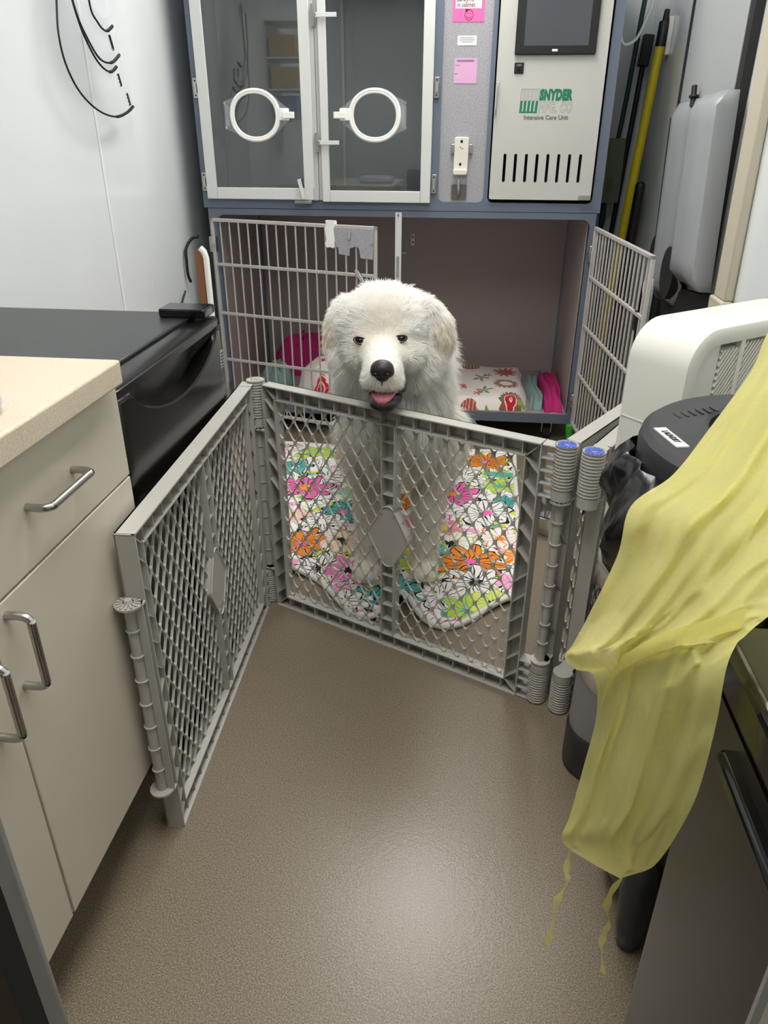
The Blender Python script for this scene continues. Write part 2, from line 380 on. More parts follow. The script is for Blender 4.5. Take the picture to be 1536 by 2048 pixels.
M = dict(lilacbox=mat('lavender_box', '#7f7fc0', .5), 
    floor=m_floor(), wall=m_wall(), ceil=mat('ceiling_white', '#e8e8e4', .8), trim=mat('white_trim', '#eef0ee', .35),
    counter=m_speckle('speckled_counter', '#d8cab4', '#cbbba3', '#e2d8c6', 420, .35),
    cabinet=mat('cream_laminate', '#d6cfbf', .38, var=.04, vscale=3), dark=mat('dark_void', '#17130f', .8),
    steel=mat('brushed_steel', '#b9b7b4', .3, 1.0), chrome=mat('polished_steel', '#d0d0d0', .12, 1.0),
    blackgloss=mat('black_gloss_plastic', '#0b0b0c', .12), blacktop=mat('black_textured_top', '#2a2c2e', .33, bump=.15, bscale=500),
    fridge=mat('black_fridge_door', '#0d0c0b', .22, bump=.03, bscale=400), black=mat('black_plastic', '#121213', .4),
    blue=mat('blue_grey_enamel', '#667080', .38), frame=mat('white_aluminium', '#d3d6d4', .3), liner=mat('grey_liner', '#b4b8ba', .35),
    cageliner=mat('grey_mauve_liner', '#9c918f', .45), cream=mat('cream_enamel', '#c3c3bd', .35),
    speck=m_speckle('hammered_grey_panel', '#a3a2a7', '#929196', '#b4b3b8', 260, .4),
    gate=mat('taupe_plastic', '#bab7b0', .42, var=.08, vscale=8), gatecap=mat('blue_plastic_cap', '#5c72c8', .4),
    rod=mat('galvanised_bar', '#bdb8b4', .4, .15), pane=m_glass(refl=1.8), whiteplastic=mat('white_plastic', '#f1f1ec', .3),
    fan=mat('ivory_plastic', '#e8e7df', .35), darkgrey=mat('charcoal_plastic', '#2c2d30', .42), midgrey=mat('grey_plastic', '#98979a', .45),
    bag=mat('black_bin_liner', '#101012', .22, bump=.4, bscale=25), yellow=mat('yellow_pole_paint', '#d9c51d', .35), gown=m_gown(),
    hose=mat('dark_green_hose', '#143a37', .4), floral=m_floral(), holiday=m_holiday(), piping=mat('white_piping', '#e9e6e0', .8),
    sage=mat('sage_fleece', '#7d9c96', .95, bump=.3, bscale=120), pink=mat('magenta_fleece', '#b9266f', .95, bump=.3, bscale=80),
    fur=m_fur(), skin=mat('dog_undercoat', '#efe9da', .85), nose=mat('dog_nose', '#2b2225', .38, bump=.3, bscale=500), lip=mat('dog_lip', '#241b1c', .35),
    tongue=mat('dog_tongue', '#a9606b', .4, bump=.2, bscale=300), eye=mat('dog_eye', '#0d0806', .05),
    notepink=mat('hot_pink_card', '#ee6cab', .6), notelilac=mat('lilac_note', '#dba9cf', .6), paper=mat('white_paper', '#efefec', .6), ink=mat('dark_ink', '#2a2a2c', .6),
    logogreen=mat('logo_green', '#0f7a58', .5), logogrey=mat('logo_outline_grey', '#7c8a83', .5), screen=mat('dark_screen', '#50545a', .12),
    film=m_film('clear_film', '#e8f0f4', .10), clearpl=m_film('clear_acrylic', '#e8eef0', .10), wicker=m_wicker(), fleece=mat('beige_fleece', '#c9bfb0', .95, bump=.5, bscale=70),
    orange=mat('brown_board', '#8c5a38', .6), green=mat('bright_green_plastic', '#39a52f', .4), grey=mat('light_grey_panel', '#a6a9aa', .4), beige=mat('beige_rail', '#c3bca8', .45),
    cover=mat('silver_grey_cover', '#94979a', .35), rubber=mat('rubber', '#1d1c1c', .6), olive=mat('olive_plastic', '#66705a', .5), tan=mat('tan_bin_plastic', '#c09a4c', .5), jamb=mat('grey_door_frame', '#8e8c88', .4), brown=mat('dark_brown_door', '#2a1c14', .45),
    cloth=mat('white_cloth', '#d8d0c4', .9), purple=mat('lavender_plastic', '#cfcbe6', .3))

# ------------------------------------------------------------------ the room
XL, XR, YB, YF, ZC = -1.165, .74, 4.0, -1.5, 2.44
struct(MB().box((XL-.1, YF-.1, -.1), (XR+.1, YB+.1, 0)).build('floor', M['floor']))
struct(MB().box((XL-.1, YF-.1, ZC), (XR+.1, YB+.1, ZC+.1)).build('ceiling', M['ceil']))
struct(MB().box((XL-.1, YF, 0), (XL, YB, ZC)).build('wall_left', M['wall']))
struct(MB().box((XR, YF, 0), (XR+.1, YB, ZC)).build('wall_right', M['wall']))
struct(MB().box((XL-.1, YB, 0), (XR+.1, YB+.1, ZC)).build('wall_back', M['wall']))
struct(MB().box((XL-.1, YF-.1, 0), (XR+.1, YF, ZC)).build('wall_front', M['wall']))
struct(MB().box((XL, 2.437, .0), (XL+.004, 2.45, ZC)).build('trim_1', M['trim'], bevel=.0015))
struct(MB().box((XL, 2.715, .0), (XL+.0015, 2.725, .78)).build('trim_2', M['wall']))

def ceiling_light(label, x0, x1, y0, y1, power):
    t = thing('ceiling_light', label, 'light', ((x0+x1)/2, (y0+y1)/2, ZC-.04), 'ceiling troffers')
    f = MB()
    for a, b in (((x0-.02,y0-.02),(x1+.02,y0)), ((x0-.02,y1),(x1+.02,y1+.02)), ((x0-.02,y0),(x0,y1)), ((x1,y0),(x1+.02,y1))):
        f.box((a[0],a[1],ZC-.035), (b[0],b[1],ZC))
    f.build('frame', M['trim'], t)
    MB().box((x0,y0,ZC-.02), (x1,y1,ZC-.012)).build('diffuser', m_emit('lamp_diffuser', (1,.975,.94,1), power), t)
ceiling_light('white ceiling troffer above the cage doors', -.42, .18, 2.15, 3.35, LAMP_MAIN)
ceiling_light('white ceiling troffer just inside the doorway', -.42, .18, .1, 1.3, LAMP_REAR)

# door frame edges beside the lens
struct(MB().box((-.50,.302,0), (-.316,.312,.98)).build('door_1', M['brown']))
struct(MB().box((-.318,.300,0), (-.2935,.306,.98)).build('trim_3', M['rubber']))
struct(MB().box((-.2935,.298,0), (-.279,.302,.98)).build('trim_4', M['jamb'], bevel=.001))
struct(MB().box((.1425,.2085,0), (.1465,.211,.96)).build('trim_5', M['jamb']))
struct(MB().box((.1465,.2095,0), (.24,.214,.96)).build('trim_6', M['beige']))

# ------------------------------------------------------------------ counter run on the left
def pull(name, parent, p, q, out, r=.0055):
    """bow handle: p and q on the face, standing out"""
    p, q, out = Vector(p), Vector(q), Vector(out); d = (q-p)
    pts = [p, p+out*.7, p+out+d*.06, p+out+d*.14, q+out-d*.14, q+out-d*.06, q+out*.7, q]
    return MB().tube(catmull(pts, 4), r, 10).build(name, M['steel'], parent, smooth=60)
FX = -.55
t = thing('base_cabinet', 'cream laminate base cabinet with steel bow handles under the speckled counter', 'cabinet', (-.86, .66, 0))
MB().box((XL+.003, .24, .157), (FX-.019, 1.078, .875)).box((XL+.003, .24, .0), (FX-.09, 1.06, .157)).build('carcass', M['cabinet'], t)
dr = MB().box((FX-.018, .672, .713), (FX, 1.079, .873)).build('drawer', M['cabinet'], t, bevel=.0015)
pull('handle', dr, (FX, .79, .795), (FX, .91, .795), (.032,0,0))
dr = MB().box((FX-.018, .25, .713), (FX, .668, .873)).build('drawer', M['cabinet'], t, bevel=.0015)
pull('handle', dr, (FX, .40, .795), (FX, .52, .795), (.032,0,0))
do = MB().box((FX-.018, .672, .158), (FX, 1.079, .709)).build('door', M['cabinet'], t, bevel=.0015)
pull('handle', do, (FX, .700, .69), (FX, .700, .58), (.032,0,0))
do = MB().box((FX-.018, .25, .158), (FX, .668, .709)).build('door', M['cabinet'], t, bevel=.0015)
pull('handle', do, (FX, .632, .665), (FX, .632, .555), (.032,0,0))
tag(MB().box((XL+.003, .22, .876), (-.525, 1.06, .914)).build('countertop', M['counter'], bevel=.004), 'beige speckled solid countertop above the cream cabinet', 'countertop')
p = MB().prism(rrect(-.78, -.558, .60, .84, .05, 6), lambda a, b, d: (a, b, d), .9155, .955)
tag(p.build('counter_device', M['purple'], bevel=.012), 'pale lavender rounded device on the countertop at the left edge', 'device')

# mini fridge
FR = -.563; y0, y1 = 1.093, 1.665
t = thing('mini_fridge', 'black mini fridge between the cream cabinet and the cage', 'fridge', (-.85, 1.33, 0))
MB().box((XL+.03, y0, .02), (FR-.062, y1, .853)).build('body', M['blacktop'], t, bevel=.004)
for yy in (y0+.04, y1-.04): MB().cyl((FR-.1, yy, 0), (FR-.1, yy, .022), .015).build('foot', M['rubber'], t)
# door: lathe-free rounded slab with a scooped handle along its top edge
prof = []
dz0, dz1 = .035, .846
for k in range(41):
    s = k/40; y = y0 + (y1-y0)*s
    e = min(1, min(s, 1-s)/.06); xo = FR - .010*(1-math.sqrt(max(0, 1-(1-e)**2)))
    sc = max(0, math.sin(math.pi*min(1, max(0, (s-.12)/.80))))**.6     # scoop depth along the door
    col = []
    zb = dz1-.020-.075*sc
    for z, x in ((dz0, xo), (.66, xo), (zb-.004, xo), (zb, xo-.003), (zb+.003 if sc > .1 else zb+.0005, xo-.036*min(1, sc*1.6)), (dz1-.0185, xo-.036*min(1, sc*1.6)), (dz1-.017, xo-.004), (dz1-.003, xo-.003), (dz1, xo-.008), (dz1, FR-.058), (dz0, FR-.058)):
        col.append((x, y, z))
    prof.append(col)
vs = [p for c in prof for p in c]; n = 11
fs = [(i*n+j, (i+1)*n+j, (i+1)*n+(j+1) % n, i*n+(j+1) % n) for i in range(40) for j in range(n)]
fs += [tuple(range(n)), tuple(40*n + j for j in range(n-1, -1, -1))]
dor = MB().add(vs, fs).build('door', M['fridge'], t, smooth=35, fix=True)
MB().prism(rrect(FR-.125, FR-.018, y1-.062, y1+.010, .006), lambda a, b, d: (a, b, d), .853, .872).build('hinge_cover', M['blackgloss'], t, bevel=.003)
lg = MB().box((FR, y1-.040, .735), (FR+.0012, y1-.022, .775)); lg = lg.build('badge', mat('badge_silver', '#a8adb0', .4), dor)
for k in range(5):
    z = .738 + k*.0072
    MB().box((FR+.0012, y1-.037, z), (FR+.0016, y1-.025, z+.0035)).build('badge_mark', M['ink'], dor)

# ------------------------------------------------------------------ lower cage (animal ward kennel)
CY = 3.10
t = thing('animal_cage', 'blue-grey double cage on casters with two open barred doors', 'cage', (-.3, 3.45, 0))
CX0, CX1, CZ0, CZ1 = -1.063, .464, .099, .948
MB().box((CX0, CY+.03, CZ0), (CX0+.02, 3.85, CZ1)).box((CX1-.02, CY+.03, CZ0), (CX1, 3.85, CZ1)).box((CX0, CY+.03, CZ1-.02), (CX1, 3.85, CZ1)).box((CX0, CY+.03, CZ0), (CX1, 3.85, CZ0+.02)).box((CX0, 3.83, CZ0), (CX1, 3.85, CZ1)).build('shell', M['blue'], t)
fr = MB().prism([(CX0,CZ0),(CX1,CZ0),(CX1,CZ1),(CX0,CZ1)], XZ, -CY-.03, -CY).build('front_frame', M['blue'], t)
cut(fr, MB().prism(rrect(-1.028, .444, .140, .925, .03, corners=(0,0,1,1)), XZ, -CY-.1, -CY+.1))
IX0, IX1 = -1.028, .437
li = MB()
li.box((IX0-.004, CY+.031, .142), (IX0, 3.75, .925)).box((IX1, CY+.031, .142), (IX1+.004, 3.75, .925)).box((IX0, 3.75, .142), (IX1, 3.755, .925)).box((IX0, CY+.031, .925), (IX1, 3.755, .928)).box((IX0, CY+.005, .136), (IX1, 3.755, .1415))
li.build('liner', M['cageliner'], t)
MB().box((IX1-.004, 3.72, .142), (IX1, 3.75, .925)).build('corner_seam', M['blue'], t)
MB().box((IX0, 3.72, .142), (IX0+.004, 3.75, .925)).build('corner_seam', M['blue'], t)
po = MB().box((-.306, CY-.012, .125), (-.281, CY-.001, .943)).build('centre_post', M['frame'], t, bevel=.001)
MB().box((-.299, CY-.016, .70), (-.289, CY-.012, .78)).build('latch_strike', M['steel'], po)
for z in (.935, .71, .77): MB().cyl((-.294, CY-.017, z), (-.294, CY-.011, z), .004, n=8).build('screw', M['steel'], po)
MB().cyl((-.281, CY-.012, .793), (-.262, CY-.012, .793), .002, n=6).build('pin', M['steel'], po)
b = MB().prism(rrect(-.294, -.278, .735, .79, .007), XZ, -3.75, -3.745).build('wall_bracket', M['steel'], t)
for z in (.752, .775): MB().cyl((-.286, 3.743, z), (-.286, 3.746, z), .004, n=8).build('screw', M['dark'], b)
for cx, cy in ((.37, 3.17), (-.95, 3.17), (.37, 3.75), (-.95, 3.75)):
    c = MB()
    c.box((cx-.03, cy-.035, .088), (cx+.03, cy+.035, .099)); c.box((cx-.022, cy-.01, .035), (cx-.018, cy+.02, .09)); c.box((cx+.018, cy-.01, .035), (cx+.022, cy+.02, .09))
    c = c.build('caster', M['steel'], t)
    MB().cyl((cx-.015, cy+.008, .038), (cx+.015, cy+.008, .038), .038, n=20).build('wheel', M['rubber'], c, smooth=40)

def cage_door(hx, hy, fx, fy, z0, z1, rails, nb, mark):
    """barred swing door from hinge (hx,hy) to free edge (fx,fy)"""
    H, F = Vector((hx,hy,0)), Vector((fx,fy,0)); L = (F-H).length; d = (F-H)/L
    P = lambda s, z: H + d*s + Vector((0,0,z))
    f = MB(); w = .013
    f.bar(P(w/2, z0), P(w/2, z1), w, w, d); f.bar(P(L-w/2, z0), P(L-w/2, z1), w, w, d)
    f.bar(P(0, z1-w/2), P(L, z1-w/2), w, w); f.bar(P(0, z0+w/2), P(L, z0+w/2), w, w)
    door = f.build('barred_door', M['rod'], t, bevel=.002)
    for z in rails:
        MB().bar(P(w, z), P(L-w, z), .010, .012).build('rail', M['rod'], door, bevel=.002)
    first = None
    nrm = Vector((-d.y, d.x, 0))
    for k in range(nb):
        s = L*(k+1)/(nb+1)
        if first is None:
            first = MB().cyl(P(s, z0+.008), P(s, z1-.008), .0036, n=8).build('bar', M['rod'], door, smooth=60); s0 = s; bars = [first]
        else:
            c = first.copy(); COL.objects.link(c); c.parent = door; c.location = d*(s-s0); bars.append(c)
    for z in (z0+.1, z1-.1):
        MB().box((hx-.014, hy-.006, z-.03), (hx+.014, hy+.018, z+.03)).build('hinge', M['steel'], door, bevel=.002)
        MB().cyl(P(.005, z)-nrm*.02, P(.03, z)-nrm*.02, .005, n=8).build('hinge_pin', M['steel'], door)
    return door, P, d, nrm, L
door, P, d, nrm, L = cage_door(-1.046, 3.072, -.350, 2.862, .112, .915, (.739, .542, .344), 16, 0)
# hammered metal plate with its broken lower edge, and the white tape round the top rail
pl = [(.555,.905),(.555,.862),(.562,.85),(.565,.838),(.572,.835),(.574,.812),(.617,.808),(.62,.835),(.632,.838),(.641,.842),(.65,.842),(.658,.835),(.662,.81),(.664,.802),(.714,.800),(.716,.905)]
fn = lambda a, b, e: P(a, b) - nrm*e
MB().prism(pl, fn, .008, .011).build('latch_plate', M['speck'], door, fix=True)
MB().cyl(P(.62,.892)-nrm*.011, P(.62,.866)-nrm*.016, .006, n=10).build('latch_knob', M['steel'], door, smooth=50)
MB().cyl(P(.71,.852)-nrm*.011, P(.71,.852)-nrm*.015, .004, n=8).build('screw', M['steel'], door)
MB().bar(P(.648,.762)-nrm*.02, P(.712,.665)-nrm*.02, .014, .008, nrm).build('latch_lever', M['chrome'], door, bevel=.001)
MB().cyl(P(.70,.683)-nrm*.012, P(.70,.683)-nrm*.028, .005, n=8).build('lever_pivot', M['steel'], door)
tp = MB(); ring = []
for j, z in enumerate((.928,.918,.90,.88,.86,.845,.838,.832)):
    wv = .004*math.sin(j*2.1); s0, s1 = .520+wv, .556+wv*.6-(.006 if j == 7 else 0)
    ring.append([P(s0, z)-nrm*.012, P((s0+s1)/2, z+.003*(j % 2))-nrm*.0145, P(s1, z)-nrm*.012, P(s1, z)+nrm*.011, P(s0, z)+nrm*.011])
tp.grid([[r[k] for r in ring] for k in range(5)], close_u=True); tp.build('tape_wrap', mat('white_tape', '#f2f2ef', .7), door, smooth=50, fix=True)
door, P, d, nrm, L = cage_door(.462, 3.072, .528, 2.335, .112, .905, (.72, .53, .335), 16, 1)
MB().ball(P(.66,.80)+nrm*.012, (.006,.014,.028), 10, 8).build('tape_scrap', M['paper'], door, smooth=60)
MB().box(tuple(P(.655,.70)-Vector((.004,.012,.03))), tuple(P(.655,.70)+Vector((.004,.012,.03)))).build('latch_strike', M['black'], door)

# bedding inside the cage
def slab(name, x0, x1, y0, y1, z0, h, m, label, cat, seed, edge=.012, tilt=0, group=None, amp=1.0):
    rnd = random.Random(seed); nx, ny = 26, 22; G = []
    ph = [rnd.uniform(0, 6) for _ in range(6)]
    def hh(u, v):
        e = min(u, 1-u, v, 1-v); r = min(1, e/.08)
        return h*math.sqrt(max(.0, 1-(1-r)**2)) + .006*amp*math.sin(7*u+ph[0])*math.sin(6*v+ph[1])*r + .004*amp*math.sin(15*u+ph[2]+5*v)*r
    top = [[(x0+(x1-x0)*(i/nx)+edge*math.sin(9*j/ny+ph[3])*.5, y0+(y1-y0)*(j/ny)+edge*math.sin(8*i/nx+ph[4])*.5+tilt*(i/nx), z0+max(.001, hh(i/nx, j/ny))) for j in range(ny+1)] for i in range(nx+1)]
    b = MB().grid(top); bot = [[(p[0], p[1], z0) for p in r] for r in top]
    b.grid([r[::-1] for r in bot])
    rim = [top[i][0] for i in range(nx+1)] + [top[nx][j] for j in range(1, ny+1)] + [top[i][ny] for i in range(nx-1, -1, -1)] + [top[0][j] for j in range(ny-1, 0, -1)]
    b.grid([[(p[0],p[1],z0), p] for p in rim], close_u=True)
    o = b.build(name, m, None, smooth=60, fix=True)
    return tag(o, label, cat, group)
slab('fleece_blanket', .352, .430, 3.118, 3.60, .1425, .048, M['pink'], 'magenta fleece blanket sticking out at the right end of the cage floor', 'blanket', 3, amp=1.8)
slab('fleece_blanket', .286, .344, 3.140, 3.58, .1425, .036, M['sage'], 'sage green fleece edge between the magenta and holiday blankets', 'blanket', 5)
hb = slab('holiday_blanket', -.32, .276, 3.112, 3.66, .1425, .050, M['holiday'], 'white holiday fleece blanket with red and green prints in the cage', 'blanket', 8)
# rumpled blanket heap in the left half of the cage
def heap(name, cx, cy, rx, ry, h, m, label, seed):
    rnd = random.Random(seed); n, k = 28, 9; G = []
    for i in range(n):
        a = 2*math.pi*i/n; row = []
        for j in range(k+1):
            s = j/k; r = math.cos(s*math.pi/2)**.7 if j < k else 0.0
            w = 1 + .08*math.sin(3*a+seed)+.07*math.sin(7*a+2*seed)
            row.append((cx+rx*r*w*math.cos(a), cy+ry*r*w*math.sin(a), .142+h*math.sin(s*math.pi/2)*(1+.16*math.sin(4*a+5*s+seed)+.08*math.sin(9*a-4*s+seed))))
        G.append(row)
    o = MB().grid(G, close_u=True).build(name, m, None, smooth=70, fix=True)
    return tag(o, label, 'blanket')
heap('fleece_blanket', -.80, 3.585, .18, .075, .17, M['pink'], 'magenta fleece blanket heaped in the left corner of the cage', 2)
heap('fleece_blanket', -.885, 3.36, .07, .10, .10, M['sage'], 'sage green fleece heaped beside the magenta one in the left cage', 4)
heap('holiday_blanket', -.60, 3.31, .185, .16, .13, M['holiday'], 'white holiday fleece blanket rumpled up in the left half of the cage', 7)
from mathutils.bvhtree import BVHTree
def press_on(o, surf, lift=.0012):
    """lay lettering onto the cloth under it"""
    so, oo = surf.location, ORG[o.name]
    b = BVHTree.FromPolygons([v.co + so for v in surf.data.vertices], [tuple(p.vertices) for p in surf.data.polygons])
    for v in o.data.vertices:
        p = v.co + oo; h = b.ray_cast(Vector((p.x, p.y, 1)), Vector((0,0,-1)))
        if h[0]: v.co.z = h[0].z + lift - oo.z
press_on(text('HAPPY', (-.064, 3.245, .2), .032, M['paper'], 'lettering', hb, Matrix.Identity(4), bold=.0006, sx=.85, depth=0), hb)

# ------------------------------------------------------------------ intensive care unit on top
t = thing('intensive_care_unit', 'blue-grey veterinary intensive care unit with two clear doors and control panel', 'incubator', (-.3, 3.45, .949))
UX0, UX1, UZ0, UZ1 = -1.078, .474, .950, 1.92
sh = MB()
sh.box((UX0, CY+.025, UZ0), (UX0+.02, 3.85, UZ1)).box((UX1-.02, CY+.025, UZ0), (UX1, 3.85, UZ1)).box((UX0, CY+.025, UZ0), (UX1, 3.85, UZ0+.02)).box((UX0, CY+.025, UZ1-.02), (UX1, 3.85, UZ1)).box((UX0, 3.83, UZ0), (UX1, 3.85, UZ1)).box((-.165, CY+.025, UZ0), (-.15, 3.83, UZ1))
sh.build('shell', M['blue'], t)
ff = MB().prism([(UX0,UZ0),(UX1,UZ0),(UX1,UZ1),(UX0,UZ1)], XZ, -CY-.025, -CY).build('front_frame', M['blue'], t)
cut(ff, MB().prism(rrect(-1.03, -.195, 1.005, 1.88, .02), XZ, -CY-.1, -CY+.1).prism(rrect(-.143, .030, .982, 1.9, .022), XZ, -CY-.1, -CY+.1).prism(rrect(.046, .440, .982, 1.9, .02), XZ, -CY-.1, -CY+.1))
li = MB()
li.box((-1.05, CY+.026, 1.0), (-1.046, 3.70, 1.89)).box((-.18, CY+.026, 1.0), (-.176, 3.70, 1.89)).box((-1.05, 3.70, 1.0), (-.176, 3.705, 1.89)).box((-1.05, CY+.026, .996), (-.176, 3.705, 1.001)).box((-1.05, CY+.026, 1.885), (-.176, 3.705, 1.89))
li.build('liner', M['liner'], t)
MB().box((-.606, 3.685, 1.0), (-.592, 3.70, 1.89)).build('divider_track', M['frame'], t, bevel=.002)
MB().box((-.15, CY+.012, .975), (.035, CY+.016, 1.91)).build('side_panel', M['speck'], t)
MB().box((.04, CY+.20, .975), (.45, CY+.205, 1.91)).box((.04, CY+.026, .975), (.045, CY+.2, 1.91)).box((.445, CY+.026, .975), (.45, CY+.2, 1.91)).box((.04, CY+.026, .974), (.45, CY+.2, .98)).build('control_bay', M['black'], t)

DY = CY - .022     # door front plane
def glass_door(x0, x1, z0, z1, ix0, ix1, iz0, px, latch):
    f = MB()
    f.box((x0, DY, z0), (ix0, CY-.002, z1)).box((ix1, DY, z0), (x1, CY-.002, z1)).box((ix0, DY, z0), (ix1, CY-.002, iz0)).box((ix0, DY, z1-.05), (ix1, CY-.002, z1))
    g = f.build('glass_door', M['frame'], t, bevel=.002)
    MB().box((ix0, DY+.009, iz0), (ix1, DY+.013, z1-.05)).build('pane', M['pane'], g)
    # port hole: ring, clear cover, latch and hinge
    cz = 1.276; n = 48; pts = []
    for k in range(n):
        a = 2*math.pi*k/n; c, s_ = math.cos(a), math.sin(a); e = 2/2.12
        pts.append((px + .091*abs(c)**e*math.copysign(1, c), DY-.004, cz + .083*abs(s_)**e*math.copysign(1, s_)))
    MB().tube(pts, .0068, 10, closed=True).tube([(px+(p[0]-px)*.915, DY-.005, cz+(p[2]-cz)*.915) for p in pts], .0048, 10, closed=True).build('port_ring', M['whiteplastic'], g, smooth=60)
    MB().tube([(px+(p[0]-px)*.87, DY-.003, cz+(p[2]-cz)*.87) for p in pts], .003, 8, closed=True).build('port_seal', M['clearpl'], g, smooth=60)
    s = latch
    for cov in ([(px+s*.075, cz+.062), (px+s*.125, cz+.024), (px+s*.125, cz-.020), (px+s*.075, cz-.062), (px+s*.092, cz)], [(px-s*.075, cz-.062), (px-s*.117, cz-.045), (px-s*.117, cz+.045), (px-s*.075, cz+.062), (px-s*.092, cz)]):
        MB().prism(cov, XZ, -DY+.001, -DY+.004).build('port_tab', M['clearpl'], g, fix=True)
    MB().prism(rrect(px+s*.112-.019, px+s*.112+.019, cz-.017, cz+.024, .005), XZ, -DY+.004, -DY+.012).build('port_latch', M['whiteplastic'], g, bevel=.002)
    a, b = sorted((px+s*.108, px+s*.152)); MB().prism(rrect(a, b, cz-.010, cz+.012, .003), XZ, -DY+.012, -DY+.022).build('port_lever', M['whiteplastic'], g, bevel=.002)
    MB().prism(rrect(px-s*.105-.007, px-s*.105+.007, cz-.034, cz+.034, .003), XZ, -DY+.003, -DY+.010).build('port_hinge', M['clearpl'], g, bevel=.001)
    for z in (cz-.04, cz+.04): MB().cyl((px-s*.113, DY-.003, z), (px-s*.113, DY-.008, z), .005, n=10).build('port_screw', M['chrome'], g)
    return g
gl = glass_door(-1.052, -.621, .985, 1.88, -1.011, -.661, 1.027, -.836, 1)
gr = glass_door(-.590, -.172, .979, 1.88, -.560, -.211, 1.020, -.384, -1)
MB().box((-.621, DY+.006, .985), (-.605, CY-.003, 1.88)).box((-.603, DY+.010, .985), (-.590, CY-.003, 1.88)).build('door_gasket', mat('gasket_grey', '#b9bab9', .5), t)
for z in (1.588, 1.186):
    pl = MB().box((-.612, DY-.005, z-.034), (-.600, DY+.006, z+.034)).build('latch_bracket', M['steel'], t, bevel=.001)
    MB().box((-.597, DY-.016, z-.007), (-.518, DY-.008, z+.007)).build('latch_bar', M['frame'], pl, bevel=.001)
    MB().cyl((-.596, DY-.018, z), (-.596, DY-.002, z), .006, n=10).build('latch_pivot', M['steel'], pl)
pl = MB().box((-.700, DY-.008, .972), (-.632, DY+.004, .983)).build('latch_bracket', M['steel'], t, bevel=.001)
MB().bar((-.678, DY-.012, 1.06), (-.662, DY-.012, .99), .013, .008, (0,1,0)).build('latch_bar', M['frame'], pl, bevel=.001)
MB().prism(rrect(-.626, -.606, .983, 1.028, .003), XZ, -DY, -DY+.003).build('corner_plate', M['clearpl'], t)
for hx in (-1.062, -.160):
    for z in (1.366, 1.046):
        h = MB().box((hx-.009, DY+.010, z-.033), (hx+.009, CY-.001, z+.033)).build('hinge', M['steel'], t, bevel=.001)
        MB().cyl((hx+.002, DY+.006, z-.015), (hx+.002, DY+.006, z+.015), .005, n=10).build('knuckle', M['chrome'], h, smooth=50)
        for e in (-.024, .024): MB().cyl((hx, DY+.008, z+e), (hx, DY+.012, z+e), .003, n=8).build('screw', M['dark'], h)
# things screwed to the hammered side panel
hk = MB().prism(rrect(-.093, -.035, .990, 1.045, .006), XZ, -CY-.012, -CY-.008).build('hook', mat('dull_steel', '#77746f', .4, .8), t)
MB().tube([(-.064, CY+.008, 1.01), (-.064, CY-.006, 1.012), (-.065, CY-.010, 1.03), (-.066, CY-.004, 1.062)], .0065, 8).build('prong', M['steel'], hk, smooth=60)
ho = MB().prism(rrect(-.088, -.034, 1.080, 1.207, .008), XZ, -CY-.012, -CY+.003).prism(rrect(-.089, -.036, 1.078, 1.098, .006), XZ, -CY, -CY+.014)
ho = ho.build('probe_holder', mat('ivory_holder', '#e3ddd2', .4), t, bevel=.003)
for a, b in ((-.100,-.087), (-.033,-.020)): MB().box((a, CY-.004, 1.152), (b, CY+.010, 1.182)).build('holder_clip', M['steel'], ho, bevel=.001)
for x, z, r in ((-.061, 1.192, .005), (-.064, 1.172, .002), (-.057, 1.168, .002), (-.063, 1.115, .005)):
    MB().cyl((x, CY-.004, z), (x, CY-.0025, z), r, n=10).build('hole', M['dark'], ho)

# control door with vent slots
cdr = MB().prism(rrect(.052, .431, .995, 1.88, .006), XZ, -CY-.004, -CY+.012).build('control_door', M['cream'], t)
ct = MB()
for k in range(8):
    x = .102 + k*.0394; ct.prism(rrect(x-.0055, x+.0055, 1.055, 1.152, .0054, 5), XZ, -CY-.05, -CY+.05)
cut(cdr, ct)
KY = CY - .012
MB().tube(catmull([(.060, KY, 1.385), (.060, KY-.014, 1.382), (.059, KY-.018, 1.36), (.058, KY-.018, 1.31), (.057, KY-.014, 1.285), (.057, KY, 1.282)], 4), .0032, 8).build('handle', M['chrome'], cdr, smooth=60)
mo = MB().prism(rrect(.110, .388, 1.464, 1.80, .005), XZ, -KY, -KY+.014).build('monitor', M['black'], cdr, bevel=.003)
MB().prism(rrect(.140, .360, 1.491, 1.78, .002), XZ, -KY+.014, -KY+.0146).build('screen', M['screen'], mo)
MB().box((.238, KY-.0148, 1.474), (.257, KY-.014, 1.481)).build('badge', M['paper'], mo)
sw = MB().prism(rrect(.113, .146, 1.408, 1.442, .002), XZ, -KY, -KY+.004).build('switch', M['black'], cdr, bevel=.001)
MB().cyl((.129, KY-.004, 1.421), (.129, KY-.010, 1.421), .005, n=12).build('knob', M['blackgloss'], sw)
MB().box((.121, KY-.0045, 1.431), (.137, KY-.004, 1.437)).build('badge', mat('switch_grey', '#6a6c70', .5), sw)
MB().prism(rrect(.384, .430, .996, 1.013, .003), XZ, -KY, -KY+.010).build('door_catch', M['steel'], cdr, bevel=.001)
